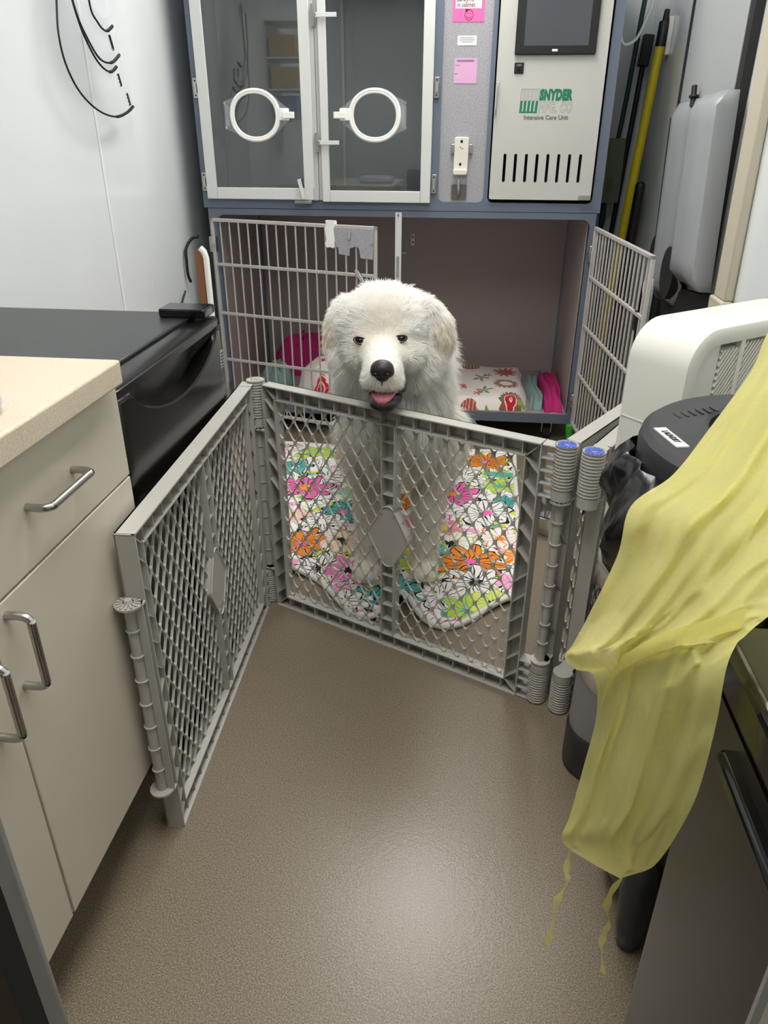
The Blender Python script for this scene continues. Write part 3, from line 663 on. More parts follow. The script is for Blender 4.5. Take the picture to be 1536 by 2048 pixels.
# printed emblem: a comb of bars, outlined above and solid green below
def slant(x, z): return (x + (z-1.285)*.055, z)
LY = KY - .0006
lg = MB()
for k in range(5):
    x = .141 + k*.0137
    lg.prism([slant(x,1.290), slant(x+.0085,1.290), slant(x+.0085,1.324), slant(x,1.324)], XZ, -KY, -LY)
lg.prism([slant(.141,1.285), slant(.2043,1.285), slant(.2043,1.290), slant(.141,1.290)], XZ, -KY, -LY)
lg.build('emblem_green', M['logogreen'], cdr, fix=True)
lo = MB()
for k in range(5):
    x = .141 + k*.0137
    for xx in (x, x+.0085): lo.prism([slant(xx-.0004,1.324), slant(xx+.0004,1.324), slant(xx+.0004,1.356), slant(xx-.0004,1.356)], XZ, -KY, -LY)
lo.prism([slant(.141,1.3605), slant(.2043,1.3605), slant(.2043,1.3613), slant(.141,1.3613)], XZ, -KY, -LY)
for k in range(4):
    x = .1495 + k*.0137; lo.prism([slant(x,1.3555), slant(x+.0052,1.3555), slant(x+.0052,1.3563), slant(x,1.3563)], XZ, -KY, -LY)
lo.prism([slant(.1406,1.324), slant(.1414,1.324), slant(.1414,1.3613), slant(.1406,1.3613)], XZ, -KY, -LY)
lo.prism([slant(.2039,1.324), slant(.2047,1.324), slant(.2047,1.3613), slant(.2039,1.3613)], XZ, -KY, -LY)
lo.build('emblem_outline', M['logogrey'], cdr, fix=True)
text('SNYDER', (.2105, LY, 1.3275), .044, M['logogreen'], 'lettering', cdr, FACE_Y, bold=.0032, shear=.06, sx=.645, space=1.1)
text('MFG. CO', (.2085, LY+.0004, 1.2885), .044, M['logogrey'], 'lettering', cdr, FACE_Y, bold=.0012, shear=.10, sx=.62, outline=.00045, space=1.12)
text('Intensive Care Unit', (.159, LY, 1.2645), .0205, mat('print_grey', '#5c6a66', .6), 'lettering', cdr, FACE_Y, bold=.0003, sx=.98)

# notes stuck to the side panel
SPY = CY + .0115
def note(name, x0, x1, z0, z1, m, label):
    o = MB().box((x0, SPY-.0008, z0), (x1, SPY, z1)).build(name, m); return tag(o, label, 'note')
INKT = mat('marker_ink', '#4a1f2e', .7)
nt = note('pink_note', -.114, -.002, 1.567, 1.66, M['notepink'], 'hot pink note with handwriting and smiley face on the side panel')
MB().box((-.104, SPY-.0014, 1.606), (-.013, SPY-.0008, 1.65)).build('paper_strip', mat('pale_strip', '#e9d3d8', .7), nt)
text('Baralyme', (-.100, SPY-.0016, 1.627), .019, M['ink'], 'handwriting', nt, FACE_Y, sx=.85)
text('in cabinet', (-.099, SPY-.0016, 1.611), .019, M['ink'], 'handwriting', nt, FACE_Y, sx=.85)
MB().tube([(-.056+.0145*math.cos(a*.314), SPY-.001, 1.587+.0155*math.sin(a*.314)) for a in range(20)], .0009, 5, closed=True).build('smiley', INKT, nt)
MB().tube([(-.056+.009*math.cos(a), SPY-.001, 1.5865+.009*math.sin(a)) for a in (3.5, 3.9, 4.3, 4.7, 5.1, 5.5, 5.9)], .0008, 5).build('smiley', INKT, nt)
e = MB()
for x in (-.0605, -.0525): e.ball((x, SPY-.001, 1.592), .0014, 8, 6)
for dx, dz in ((0,0), (.003,.002), (-.003,.002), (.002,-.003), (-.002,-.003)): e.ball((-.0645+dx, SPY-.001, 1.6015+dz), .002, 8, 6)
e.build('smiley', INKT, nt)
nt = note('white_label', -.092, -.025, 1.497, 1.526, M['paper'], 'small white printed label below the hot pink note')
for k, (a, b) in enumerate(((-.084,-.035), (-.087,-.031), (-.079,-.037))):
    MB().box((a, SPY-.0012, 1.5185-k*.006), (b, SPY-.0008, 1.5205-k*.006)).build('print_line', mat('print_mid', '#8b8b8b', .7), nt)
nt = note('lilac_note', -.100, -.019, 1.380, 1.458, M['notelilac'], 'lilac square note with smudged heading taped to the side panel')
for a, b, z, h in ((-.092,-.030,1.447,.006), (-.098,-.080,1.435,.002), (-.099,-.086,1.409,.002)):
    MB().box((a, SPY-.0012, z), (b, SPY-.0008, z+h)).build('print_line', mat('smudge', '#9a6f93', .7), nt)

# wall shelf above the fridge, seen mirrored in the left door pane
t = thing('wall_shelf', 'white wall shelf above the fridge, mirrored in the left clear door', 'shelf', (-1.08, 1.43, 1.27))
for z in (1.28, 1.43, 1.58, 1.75): MB().box((XL+.002, 1.26, z-.008), (-.99, 1.60, z)).build('board', M['trim'], t)
for k, (z, m) in enumerate(((1.58, M['tan']), (1.43, M['tan']))):
    b = MB().box((-1.15, 1.28, z+.0005), (-1.004, 1.58, z+.105)); b = b.build('storage_bin', m, None, bevel=.006)
    MB().prism(rrect(1.36, 1.48, z+.035, z+.07, .015), lambda a, c, d: (-1.004+d, a, c), 0, .001).build('grip_slot', M['dark'], b, fix=True)
    tag(b, ('upper' if k == 0 else 'lower') + ' tan plastic bin on the wall shelf mirrored in the clear door', 'bin')
b = MB().box((-1.15, 1.27, 1.2805), (-1.02, 1.53, 1.40)).build('glove_box', M['lilacbox'], None, bevel=.003)
MB().box((-1.0199, 1.33, 1.32), (-1.019, 1.47, 1.36)).build('opening', M['dark'], b)
tag(b, 'lavender glove box on the lowest shelf mirrored in the clear door', 'box')

# ------------------------------------------------------------------ folding plastic gate
def clip_poly(P, x0, x1, z0, z1):
    for ax, lim, sg in ((0,x0,1), (0,x1,-1), (1,z0,1), (1,z1,-1)):
        out = []
        for i in range(len(P)):
            a, b = P[i-1], P[i]; da, db = (a[ax]-lim)*sg, (b[ax]-lim)*sg
            if (da >= 0) != (db >= 0):
                t = da/(da-db); out.append((a[0]+(b[0]-a[0])*t, a[1]+(b[1]-a[1])*t))
            if db >= 0: out.append(b)
        P = out
        if len(P) < 3: return []
    return P
def ray_poly(P, c, a):
    dx, dz = math.cos(a), math.sin(a); best = None
    for i in range(len(P)):
        x0, z0 = P[i-1][0]-c[0], P[i-1][1]-c[1]; x1, z1 = P[i][0]-c[0], P[i][1]-c[1]
        ex, ez = x1-x0, z1-z0; den = dx*ez - dz*ex
        if abs(den) < 1e-12: continue
        t = (x0*ez - z0*ex)/den; u = (x0*dz - z0*dx)/den
        if t > 0 and -1e-6 <= u <= 1+1e-6 and (best is None or t > best): best = t
    return (c[0]+dx*(best or 1e-4), c[1]+dz*(best or 1e-4))
def lattice(mb, fn, x0, x1, z0, z1, px, pz, w, d0, d1, ox=0, oz=0):
    """plate of rounded rhombic holes between x0..x1, z0..z1"""
    a, b = px/2, pz/2
    k = 1 - w/(2*a*b/math.hypot(a, b))*1.0
    hole = []
    for i in range(28):
        t = 2*math.pi*i/28; c, s = math.cos(t), math.sin(t); e = 2/1.15
        hole.append((a*k*1.02*abs(c)**e*math.copysign(1, c), b*k*1.02*abs(s)**e*math.copysign(1, s)))
    # rounded tips
    hole = [(x if abs(x) < a*k*.86 else math.copysign(a*k*.86+(abs(x)-a*k*.86)*.35, x), z if abs(z) < b*k*.84 else math.copysign(b*k*.84+(abs(z)-b*k*.84)*.35, z)) for x, z in hole]
    nx, nz = int((x1-x0)/px)+3, int((z1-z0)/pz)+3
    for j in range(-1, 2*nz):
        for i in range(-1, nx+1):
            cx = x0+ox+i*px+(j % 2)*px/2; cz = z0+oz+j*pz/2
            outer = clip_poly([(cx-a,cz),(cx,cz-b),(cx+a,cz),(cx,cz+b)], x0, x1, z0, z1)
            if not outer: continue
            inner = clip_poly([(cx+x, cz+z) for x, z in hole], x0+.002, x1-.002, z0+.002, z1-.002)
            area = 0
            if inner:
                for q in range(len(inner)): area += inner[q-1][0]*inner[q][1]-inner[q][0]*inner[q-1][1]
            if abs(area)/2 < .00012:
                mb.prism(outer, fn, d0, d1); continue
            c = (sum(p[0] for p in inner)/len(inner), sum(p[1] for p in inner)/len(inner))
            A = sorted(set([round(math.atan2(p[1]-c[1], p[0]-c[0]), 5) for p in outer] + [round(math.atan2(p[1]-c[1], p[0]-c[0]), 5) for p in inner]))
            B = [A[0]]
            for v in A[1:]:
                if v - B[-1] > .03: B.append(v)
            n = len(B); vs = []
            for v in B:
                o, h = ray_poly(outer, c, v), ray_poly(inner, c, v)
                m_ = (h[0]+(o[0]-h[0])*.28, h[1]+(o[1]-h[1])*.28)
                vs += [fn(o[0],o[1],d1), fn(m_[0],m_[1],d1), fn(h[0],h[1],d1-.0012), fn(h[0],h[1],d0), fn(o[0],o[1],d0)]
            fs = []
            for q in range(n):
                r = (q+1) % n
                for e in range(4): fs.append((5*q+e, 5*r+e, 5*r+e+1, 5*q+e+1))
            mb.add(vs, fs)

gate = thing('pet_gate', 'taupe plastic folding pet gate with diamond mesh panels standing round the dog', 'gate', (-.18, 1.62, 0))
GH = .66
def gate_panel(A, B, nf, capmat, body=None, gap=.032):
    """A: knuckle axis, B: rod axis; body: the frame's own centre line where it stands off the axes"""
    A, B = Vector((*A,0)), Vector((*B,0)); P0, P1 = [Vector((*p,0)) for p in body] if body else (A, B)
    L = (P1-P0).length; u = (P1-P0)/L; nf = Vector((*nf,0)); nf = (nf-u*nf.dot(u)).normalized()
    fn = lambda s, z, d: P0 + u*s + nf*d + Vector((0,0,z))
    hand = u.cross(Vector((0,0,1))).dot(nf) > 0
    def bx(mb, s0, s1, z0, z1, d0, d1):
        vs = [fn(s, z, d) for z in (z0, z1) for s, d in ((s0,d0),(s1,d0),(s1,d1),(s0,d1))]
        fs = [(3,2,1,0),(4,5,6,7),(0,1,5,4),(1,2,6,5),(2,3,7,6),(3,0,4,7)]
        mb.add(vs, fs)
    S0, S1, DB, DF, CH = .046, L-gap, -.0175, .0175, .034
    f = MB()
    for a in ((S0,S1,GH-.003,GH,DB,DF), (S0,S1,0,.003,DB,DF), (S0,S0+.003,0,GH,DB,DF), (S1-.003,S1,0,GH,DB,DF)): bx(f, *a)     # outer flange
    i0, i1, k0, k1 = S0+CH, S1-CH, CH, GH-CH
    for a in ((i0,i1,k1-.0025,k1,DB,DF-.004), (i0,i1,k0,k0+.0025,DB,DF-.004), (i0,i0+.0025,k0,k1,DB,DF-.004), (i1-.0025,i1,k0,k1,DB,DF-.004)): bx(f, *a)   # inner flange
    for a in ((S0,S1,k1,GH,DB,DB+.003), (S0,S1,0,k0,DB,DB+.003), (S0,i0,k0,k1,DB,DB+.003), (i1,S1,k0,k1,DB,DB+.003)): bx(f, *a)        # web
    def rib(p, q, d1=DF-.006):
        p, q = Vector(p), Vector(q); t = (q-p).normalized(); nn = Vector((-t.y, t.x))*.0011
        vs = [fn(c.x, c.y, d) for d in (DB+.001, d1) for c in (p-nn, q-nn, q+nn, p+nn)]
        f.add(vs, [(3,2,1,0),(4,5,6,7),(0,1,5,4),(1,2,6,5),(2,3,7,6),(3,0,4,7)])
    n = 17
    for k in range(1, n):
        s = S0 + (S1-S0)*k/n
        rib((s, k1), (s, GH-.002)); rib((s, .002), (s, k0))
    for sx, ox in ((S0+.003, i0), (i1, S1-.003)):
        for k in range(1, 12):
            z = GH*k/12
            if k0 < z < k1: rib((sx, z+(.016 if k < 7 else -.016)), (ox, z-(.016 if k < 7 else -.016)))
    for c in ((S0,GH,i0,k1), (S1,GH,i1,k1), (S0,0,i0,k0), (S1,0,i1,k0)): rib((c[0],c[1]), (c[2],c[3]))
    panel = f.build('gate_panel', M['gate'], gate, fix=True)
    mid = (i0+i1)/2; hw = .019
    lt = MB()
    lattice(lt, fn, i0+.001, mid-hw+.002, k0+.001, k1-.001, .0385, .0600, .0047, -.0035, .0015)
    lt.build('mesh_infill', M['gate'], panel, smooth=25, fix=True); lt = MB()
    lattice(lt, fn, mid+hw-.002, i1-.001, k0+.001, k1-.001,   .0385, .0600, .0047, -.0035, .0015, ox=.0192)
    lt.build('mesh_infill', M['gate'], panel, smooth=25, fix=True)
    cb = MB()
    bx(cb, mid-hw, mid+hw, k0, k1, DB, DB+.003)
    for za, zb in ((k0, .268), (.392, k1)):
        bx(cb, mid-hw, mid-hw+.003, za, zb, DB, DF-.004); bx(cb, mid+hw-.003, mid+hw, za, zb, DB, DF-.004)
    for k in range(1, 13):
        z = k0+(k1-k0)*k/13
        if not .25 < z < .41: bx(cb, mid-hw, mid+hw, z-.001, z+.001, DB, DF-.008)
    cb.build('centre_bar', M['gate'], panel, fix=True)
    pp = []
    for (x, z), r in (((0,-.084),.02), ((.057,0),.016), ((0,.084),.02), ((-.057,0),.016)):
        t = math.atan2(z, x)
        for k in range(-4, 5):
            g = t + k*.24 if abs(x) < .01 else t + k*.16
            pp.append((x*(1-r/math.hypot(x,z)) + r*math.cos(g), z*(1-r/math.hypot(x,z)) + r*math.sin(g)))
    q = MB(); q.prism([(mid+x, .33+z) for x, z in pp], fn, DB+.002, .010)
    n = len(pp); rim = [fn(mid+x, .33+z, .0105) for x, z in pp]; q.tube(rim, .0022, 6, closed=True)
    for k in range(-2, 3): q.tube([fn(mid+k*.0085, .33-.078+abs(k)*.008, .0105), fn(mid+k*.0085*.9, .33-.056+abs(k)*.003, .0105)], .0009, 5)
    q.build('plaque', M['gate'], panel, smooth=40, fix=True)
    # knuckles
    for z0, z1, up in ((GH-.118, GH+.002, 1), (0.001, .112, 0)):
        kn = MB(); prof = []; z = z0 + (.022 if up else 0); zt = z1 - (0 if up else .022)
        if up: prof += [(.0222, z0), (.0222, z)]
        while z < zt - .001:
            prof += [(.0215, z+.0006), (.0215, z+.0042), (.0238, z+.0046), (.0238, z+.0066)]; z += .0072
        prof += [(.0225, min(z, zt)), (.0225, z1)]
        kn.lathe(prof, tuple(A), 24)
        for k in range(5):
            zz = z0+.002+(z1-z0-.006)*k/4; bx(kn, .005, S0+.002, zz-.0012, zz+.0012, -.016, .016)
        kn.build('hinge_knuckle', M['gate'], panel, smooth=40, fix=True)
    cp = MB(); cp.lathe([(.0195, GH-.004), (.0195, GH+.0035), (.005, GH+.0035), (.005, GH-.004)], tuple(A), 20)
    for k in range(13):
        a = 2*math.pi*k/13; c, s_ = math.cos(a), math.sin(a)
        cp.add([(A.x+c*.008-s_*.0008, A.y+s_*.008+c*.0008, GH+.0035), (A.x+c*.0185-s_*.003, A.y+s_*.0185+c*.003, GH+.0035), (A.x+c*.0185+s_*.003, A.y+s_*.0185-c*.003, GH+.0035), (A.x+c*.008+s_*.0008, A.y+s_*.008-c*.0008, GH+.0035),
                (A.x+c*.009, A.y+s_*.009, GH+.0055), (A.x+c*.018, A.y+s_*.018, GH+.0055)], [(0,1,5,4),(2,3,4,5),(1,2,5),(3,0,4),(3,2,1,0)])
    cp.build('hinge_cap', capmat, panel, fix=True)
    # rod with its star discs and webs
    rd = MB()
    rd.lathe([(.0095, .118), (.0095, .538)], tuple(B), 12)
    bx(rd, L-.0012, L+.0012, .118, .538, .004, .017); bx(rd, min(S1-.002, L-.02), L, .118, .538, -.0165 if gap < .02 else -.0015, .0015)
    for z, w in ((.118, -1), (.536, 1)):
        rd.lathe([(.0228, z-.002), (.0228, z+.002)], tuple(B), 24); bx(rd, S1-.002, L, z-.002, z+.002, -.0175, .0175)
    for k in range(14):
        a = 2*math.pi*k/14; c, s_ = math.cos(a), math.sin(a)
        rd.bar((B.x+c*.009, B.y+s_*.009, .5395), (B.x+c*.021, B.y+s_*.021, .5395), .0032, .003)
    rd.lathe([(.008, .538), (.006, .545)], tuple(B), 12)
    for k in range(1, 8):
        z = .118+.42*k/8; rd.lathe([(.0125, z-.001), (.0125, z+.001)], tuple(B), 12)
    for k, z in enumerate((.44, .32, .20)):
        vs = [fn(L, z+.035, -.001), fn(S1, z-.02, .015), fn(S1, z-.02, -.015), fn(L, z+.037, -.001), fn(S1, z-.018, .015), fn(S1, z-.018, -.015)]
        rd.add(vs, [(0,1,2),(5,4,3),(0,3,4,1),(1,4,5,2),(2,5,3,0)])
    rd.build('hinge_rod', M['gate'], panel, smooth=40, fix=True)
    return panel
A0, A1, A2, P2, A3 = (-.527,.955), (-.529,1.777), (.212,1.427), (.262,1.397), (.640,2.128)
gate_panel(A1, A0, (1, 0), M['gate'], body=((-.546,1.777), (-.520,.955)), gap=.012)
gate_panel(A2, A1, (-.43, -.9), M['gatecap'])
gate_panel(A3, A2, (-.85, .52), M['gate'])
gate_panel(P2, (.655,2.120), (.85, -.5), M['gatecap'])

# ------------------------------------------------------------------ quilted floral mat
def mat_pt(u, v):
    lx, ly = -.60 + (-.94+.60)*v, 1.90 + (2.94-1.90)*v
    rx, ry = .195 + .03*v, 1.86 + (2.965-1.86)*v
    x, y = lx+(rx-lx)*u, ly+(ry-ly)*u
    w = (1-v)**3
    front = .03*math.exp(-((u-.1)/.2)**2) - .03*math.exp(-((u-.42)/.12)**2)*1.0 - .165*math.exp(-((u-.46)/.17)**2) + .09*math.exp(-((u-.57)/.06)**2) - .175*math.exp(-((u-.74)/.16)**2)
    y += front*w
    z = .014 + .008*math.sin(13*u+1)*math.sin(11*v+2) + .006*math.sin(23*u+3*v) * math.sin(9*v)
    z += .022*math.exp(-((u-.56)/.055)**2)*(1-v)**2 + .012*math.exp(-((u-.06)/.06)**2)*(1-v)
    return (x, y, max(.009, z))
nu, nv = 70, 70
top = [[mat_pt(i/nu, j/nv) for j in range(nv+1)] for i in range(nu+1)]
b = MB().grid(top); b.grid([[(p[0],p[1],p[2]-.008) for p in r[::-1]] for r in top])
fm = b.build('floral_mat', M['floral'], None, smooth=70)
tag(fm, 'bright floral quilted mat with white piping on the floor under the dog', 'mat')
rim = [top[i][0] for i in range(nu+1)] + [top[nu][j] for j in range(1, nv+1)] + [top[i][nv] for i in range(nu-1, -1, -1)] + [top[0][j] for j in range(nv-1, 0, -1)]
MB().tube([(p[0], p[1], p[2]-.001) for p in rim[::2]], .009, 8, closed=True).build('piping', M['piping'], fm, smooth=60)

# steel bowl behind the gate
bw = MB().lathe([(.088,0),(.092,.004),(.098,.05),(.104,.072),(.110,.074),(.110,.078),(.102,.078),(.095,.05),(.088,.012),(.0,.010)], (.335, 2.335, 0), 40, cap=False)
tag(bw.build('steel_bowl', M['chrome'], None, smooth=50, fix=True), 'shiny stainless steel pet bowl on the floor behind the gate hinge', 'bowl')
gb = MB().tube(catmull([(.450, 3.035, .118), (.452, 3.035, .09), (.454, 3.035, .05), (.455, 3.035, .001)], 4), [.015]*5+[.013]*3+[.011]*2+[.008]*3, 12)
tag(gb.build('brush_handle', M['green'], None, smooth=60), 'bright green tapered plastic handle under the right corner of the cage', 'handle')

# ------------------------------------------------------------------ right wall: poles, hose, folded equipment
def pole(name, label, cat, p, q, r, m, grip=None):
    t = thing(name, label, cat, tuple(q), None); p, q = Vector(p), Vector(q); d = (q-p).normalized(); L = (q-p).length
    MB().cyl(p + d*(grip[0] if grip else 0), q, r, n=16).build('shaft', m, t, smooth=60)
    if grip:
        MB().tube([p+d*grip[1], p+d*(grip[1]+.004), p+d*grip[0]], [r*1.08, r*1.22, r*1.12], 16).build('grip', M['black'], t, smooth=40)
        MB().tube([p, p+d*grip[1]], [r*.55, r*.7], 12).build('tip', M['black'], t, smooth=40)
    return t
t = pole('yellow_pole', 'yellow broom pole with black grip leaning on the right wall', 'pole', (.712, 3.60, 1.655), (.607, 3.60, .0), .0185, M['yellow'], (.125, .04))
t = thing('black_pole', 'black pole with a square black end left of the yellow pole', 'pole', (.575, 3.82, 0))
MB().cyl((.700, 3.893, 1.50), (.610, 3.86, 0), .0115, n=12).build('shaft', M['black'], t, smooth=60)
MB().bar((.7075, 3.893, 1.60), (.6975, 3.893, 1.48), .05, .045).build('head', M['black'], t, bevel=.006)
t = pole('black_rod', 'short thick black handle standing right of the yellow pole', 'pole', (.690, 3.51, 1.02), (.655, 3.51, .0), .021, M['black'])
MB().ball((.690, 3.51, 1.02), .0215, 14, 8).build('tip', M['black'], t, smooth=60)
cl = MB().box((.722, 3.575, 1.50), (.74, 3.64, 1.63)).box((.70, 3.63, 1.56), (.73, 3.645, 1.60)).build('wall_clip', M['whiteplastic'], None, bevel=.004)
tag(cl, 'white plastic broom clip on the wall behind the yellow pole', 'clip')
h = MB().tube(catmull([(.690, 3.9, 1.95), (.672, 3.9, 1.725), (.645, 3.9, 1.30), (.622, 3.9, 1.05), (.612, 3.9, .95), (.615, 3.9, .86), (.605, 3.88, .82), (.60, 3.87, .95), (.585, 3.87, 1.10), (.572, 3.87, 1.22), (.560, 3.87, 1.40)], 6), .0105, 10)
tag(h.build('green_hose', M['hose'], None, smooth=60), 'dark green hose hanging in a loop beside the care unit', 'hose')
c = MB().tube(catmull([(.530,3.5,1.95),(.529,3.5,1.69),(.526,3.5,1.61),(.529,3.5,1.563),(.549,3.5,1.528),(.590,3.5,1.548),(.618,3.5,1.612),(.634,3.5,1.69),(.640,3.5,1.95)], 6), .0055, 8)
tag(c.build('white_cable', M['whiteplastic'], None, smooth=60), 'white cable hanging in a loop near the top of the right wall', 'cable')
dp = MB().prism(rrect(.535, .66, .93, 1.20, .01), XZ, -3.845, -3.815)
for k in range(5): dp.box((.60, 3.812, .985+k*.012), (.625, 3.816, .990+k*.012))
dp = dp.build('olive_box', M['olive'], None, bevel=.003); tag(dp, 'olive green flat plastic box hanging behind the dark hose', 'box')
rdm = MB().cyl((.515, 3.78, .0), (.535, 3.78, .93), .008, n=10)
tag(rdm.build('thin_rod', M['steel'], None, smooth=60), 'thin grey metal rod below the olive box beside the cage', 'rod')

t = thing('folded_table', 'tall grey folded equipment panel with ribbed silver cover on the right wall', 'equipment', (.70, 2.7, .6))
YZ = lambda a, b, d: (.74-d, a, b)          # polygon in y-z, +d out from the right wall
def rev(p): return p[::-1]
MB().prism(rev([(2.50,.66),(3.12,.66),(3.14,1.95),(2.52,1.95)]), YZ, .001, .030).build('panel', M['grey'], t, bevel=.003, fix=True)
e = MB()
e.prism(rev([(3.12,.66),(3.135,.66),(3.155,1.95),(3.14,1.95)]), YZ, .001, .036); e.prism(rev([(2.455,.66),(2.50,.66),(2.52,1.95),(2.475,1.95)]), YZ, .001, .026)
e.build('dark_edge', M['rubber'], t, fix=True)
MB().prism(rev([(2.225,.80),(2.325,.80),(2.395,1.95),(2.295,1.95)]), YZ, .001, .028).build('side_rail', M['beige'], t, bevel=.005, fix=True)
MB().prism(rev([(2.215,.755),(2.335,.755),(2.34,.80),(2.22,.80)]), YZ, .001, .036).build('rail_foot', M['beige'], t, bevel=.006, fix=True)
# ribbed cover with rounded lobes
prof = [(2.40,.03),(2.405,.085),(2.43,.100),(2.54,.094),(2.60,.104),(2.625,.100),(2.64,.072),(2.665,.060),(2.70,.070),(2.80,.056),(2.86,.058),(2.95,.072),(3.00,.070),(3.04,.055),(3.05,.03)]
G = []
for k in range(15):
    s = k/14; z = .80 + (1.33-.80)*s; row = []
    for y, d in prof:
        yy = y + .10*(s-.5)*.9; e = min(1, min(s, 1-s)/.06); dd = .03+(d-.03)*(1-.5*(1-e)**2)
        lowz = .80 - .12*max(0, min(1, (y-2.62)/.1)); zz = lowz + (1.33-lowz-.03*max(0,(y-2.4)))*s
        row.append(YZ(yy, zz, dd))
    G.append(row)
cv = MB().grid(G).build('cover', M['cover'], t, smooth=50, fix=True, solid=.004)
MB().prism(rev([(2.375,.80),(2.40,.80),(2.48,1.33),(2.455,1.33)]), YZ, .028, .05).build('cover_flange', M['grey'], t, fix=True)
MB().cyl(YZ(2.70,.80,.05), YZ(2.70,.80,.082), .085, n=32).build('wheel', M['rubber'], t, smooth=40)
MB().cyl(YZ(3.06,.80,.02), YZ(3.06,.80,.05), .085, n=32).build('wheel', M['rubber'], t, smooth=40)
MB().cyl(YZ(2.86,1.30,.05), YZ(2.875,1.36,.05), .009, n=10).cyl(YZ(2.86,1.325,.05), YZ(2.8615,1.331,.05), .016, n=10).build('latch_knob', M['black'], t, smooth=50)
MB().bar(YZ(2.972,.80,.0725), YZ(3.036,1.27,.0745), .005, .003, (1,0,0)).build('cover_slot', M['rubber'], t)
br = MB().prism(rev([(2.82,.50),(2.90,.50),(2.885,.70),(2.865,.755),(2.835,.755),(2.82,.70)]), YZ, .085, .092).build('steel_bracket', mat('zinc', '#b9c2bd', .35, .6), t, bevel=.002, fix=True)
MB().cyl(YZ(2.852,.735,.092), YZ(2.852,.735,.104), .012, n=12).build('bolt', M['chrome'], br, smooth=50)
MB().prism(rev([(2.38,.50),(3.05,.50),(3.05,.72),(2.38,.79)]), YZ, .002, .05).build('base_block', M['rubber'], t, fix=True)
MB().prism(rev([(2.93,.45),(3.02,.45),(3.02,.70),(2.95,.72)]), YZ, .05, .09).build('strut', M['black'], t, fix=True)

# ------------------------------------------------------------------ box fan, basket, tubs
FA = math.radians(38); fd = Vector((math.cos(FA), math.sin(FA), 0)); fnrm = Vector((-math.sin(FA), math.cos(FA), 0)); F0 = Vector((.371,1.262,0))
FP = lambda a, b, d: F0 + fd*a + Vector((0,0,b)) - fnrm*d        # a along the width, b height, d out of the grille face
t = thing('box_fan', 'ivory plastic box fan standing upright on the basket beside the gate', 'fan', tuple(F0+fd*.2-fnrm*(-.06)+Vector((0,0,.38))))
FW, Z0, Z1, DEP = .43, .382, .932, .130
o_, i_ = rrect(0, FW, Z0, Z1, .07, 8), rrect(.030, FW-.030, Z0+.030, Z1-.030, .045, 8)
n = len(o_); sh = MB()
G = []
for k in range(n):
    (ax, az), (bx_, bz) = o_[k], i_[k]
    cxm, czm = FW/2, (Z0+Z1)/2
    ins = lambda f: (cxm+(ax-cxm)*f, czm+(az-czm)*f)
    G.append([FP(bx_, bz, -.022), FP(bx_, bz, -.004), FP(ax+(bx_-ax)*.35, az+(bz-az)*.35, 0), FP(ax+(bx_-ax)*.06, az+(bz-az)*.06, -.004), FP(ax, az, -.014), FP(ax, az, -DEP+.012), FP(ax+(bx_-ax)*.1, az+(bz-az)*.1, -DEP), FP(bx_, bz, -DEP)])
sh.grid(G, close_u=True)
hs = sh.build('housing', M['fan'], t, smooth=50, fix=True)
# hand grips pressed in the left side, and a seam
for z in (.60, .47):
    r = rrect(.018, .112, z, z+.055, .02, 6)
    MB().prism(r, lambda a, b, d: FP(-.0005-d, b, -a), -.004, .0015).build('hand_grip', M['fan'], t, bevel=.0035, fix=True)
MB().bar(FP(-.0003,.755,-.008), FP(-.0003,.755,-DEP+.006), .0016, .0022, (0,0,1)).build('seam', M['fan'], t)
# grille: slanted slats in blocks, with ribs between
gq = MB()
x0, x1, z0, z1 = .030, FW-.030, Z0+.030, Z1-.030
back = MB().prism(rrect(x0, x1, z0, z1, .04, 6), FP, -.050, -.047); back.build('back_guard', M['fan'], t, fix=True)
def seg_clip(p, q, a0, a1, b0, b1):
    t0, t1 = 0.0, 1.0; d = (q[0]-p[0], q[1]-p[1])
    for k, lo, hi in ((0,a0,a1), (1,b0,b1)):
        if abs(d[k]) < 1e-9: continue
        u, v = (lo-p[k])/d[k], (hi-p[k])/d[k]; u, v = min(u,v), max(u,v); t0, t1 = max(t0,u), min(t1,v)
    return None if t1-t0 < .01 else ((p[0]+d[0]*t0, p[1]+d[1]*t0), (p[0]+d[0]*t1, p[1]+d[1]*t1))
for bx0, bx1, bz1 in ((x0+.060, x0+.115, z1-.012), (x0+.125, x0+.235, z1-.006), (x0+.245, x1-.006, z1-.03)):
    for k in range(80):
        c0 = z0-.45+k*.0125
        r = seg_clip((bx0, c0), (bx1, c0+(bx1-bx0)*1.25), bx0, bx1, z0+.006, bz1)
        if r: gq.bar(FP(r[0][0], r[0][1], -.014), FP(r[1][0], r[1][1], -.014), .0034, .014, tuple(fnrm))
gq.build('slats', M['fan'], t)
bpy.data.objects['slats']['kind'] = 'stuff'
gv = MB()
for a in (x0+.115, x0+.240): gv.bar(FP(a, z0, -.010), FP(a, z1, -.010), .010, .012, tuple(fd))
for k in range(7):
    a = z0+.05+k*.07; gv.bar(FP(x0+.05, a, -.024), FP(x1-.004, a, -.024), .004, .006, (0,0,1))
gv.build('ribs', M['fan'], t)
hp = [(x0+.004,.60)] + [(x0+.004+.044*math.sin(math.radians(a))**1.2, .74+.135*(1-math.cos(math.radians(a)))) for a in range(10, 91, 10)] + [(x0+.051,.868),(x0+.049,.85),(x0+.030,.60)]
hp = [(2*x0+.055-a, z) for a, z in hp]
pln = MB().prism(rev([(x0,z0),(x0,z1-.045),(x0+.012,z1-.018),(x0+.032,z1-.004),(x0+.058,z1),(x0+.058,z0)]), FP, -.016, -.010).build('grip_panel', M['fan'], t, fix=True)
cut(pln, MB().prism(rev(hp), FP, -.05, .01))
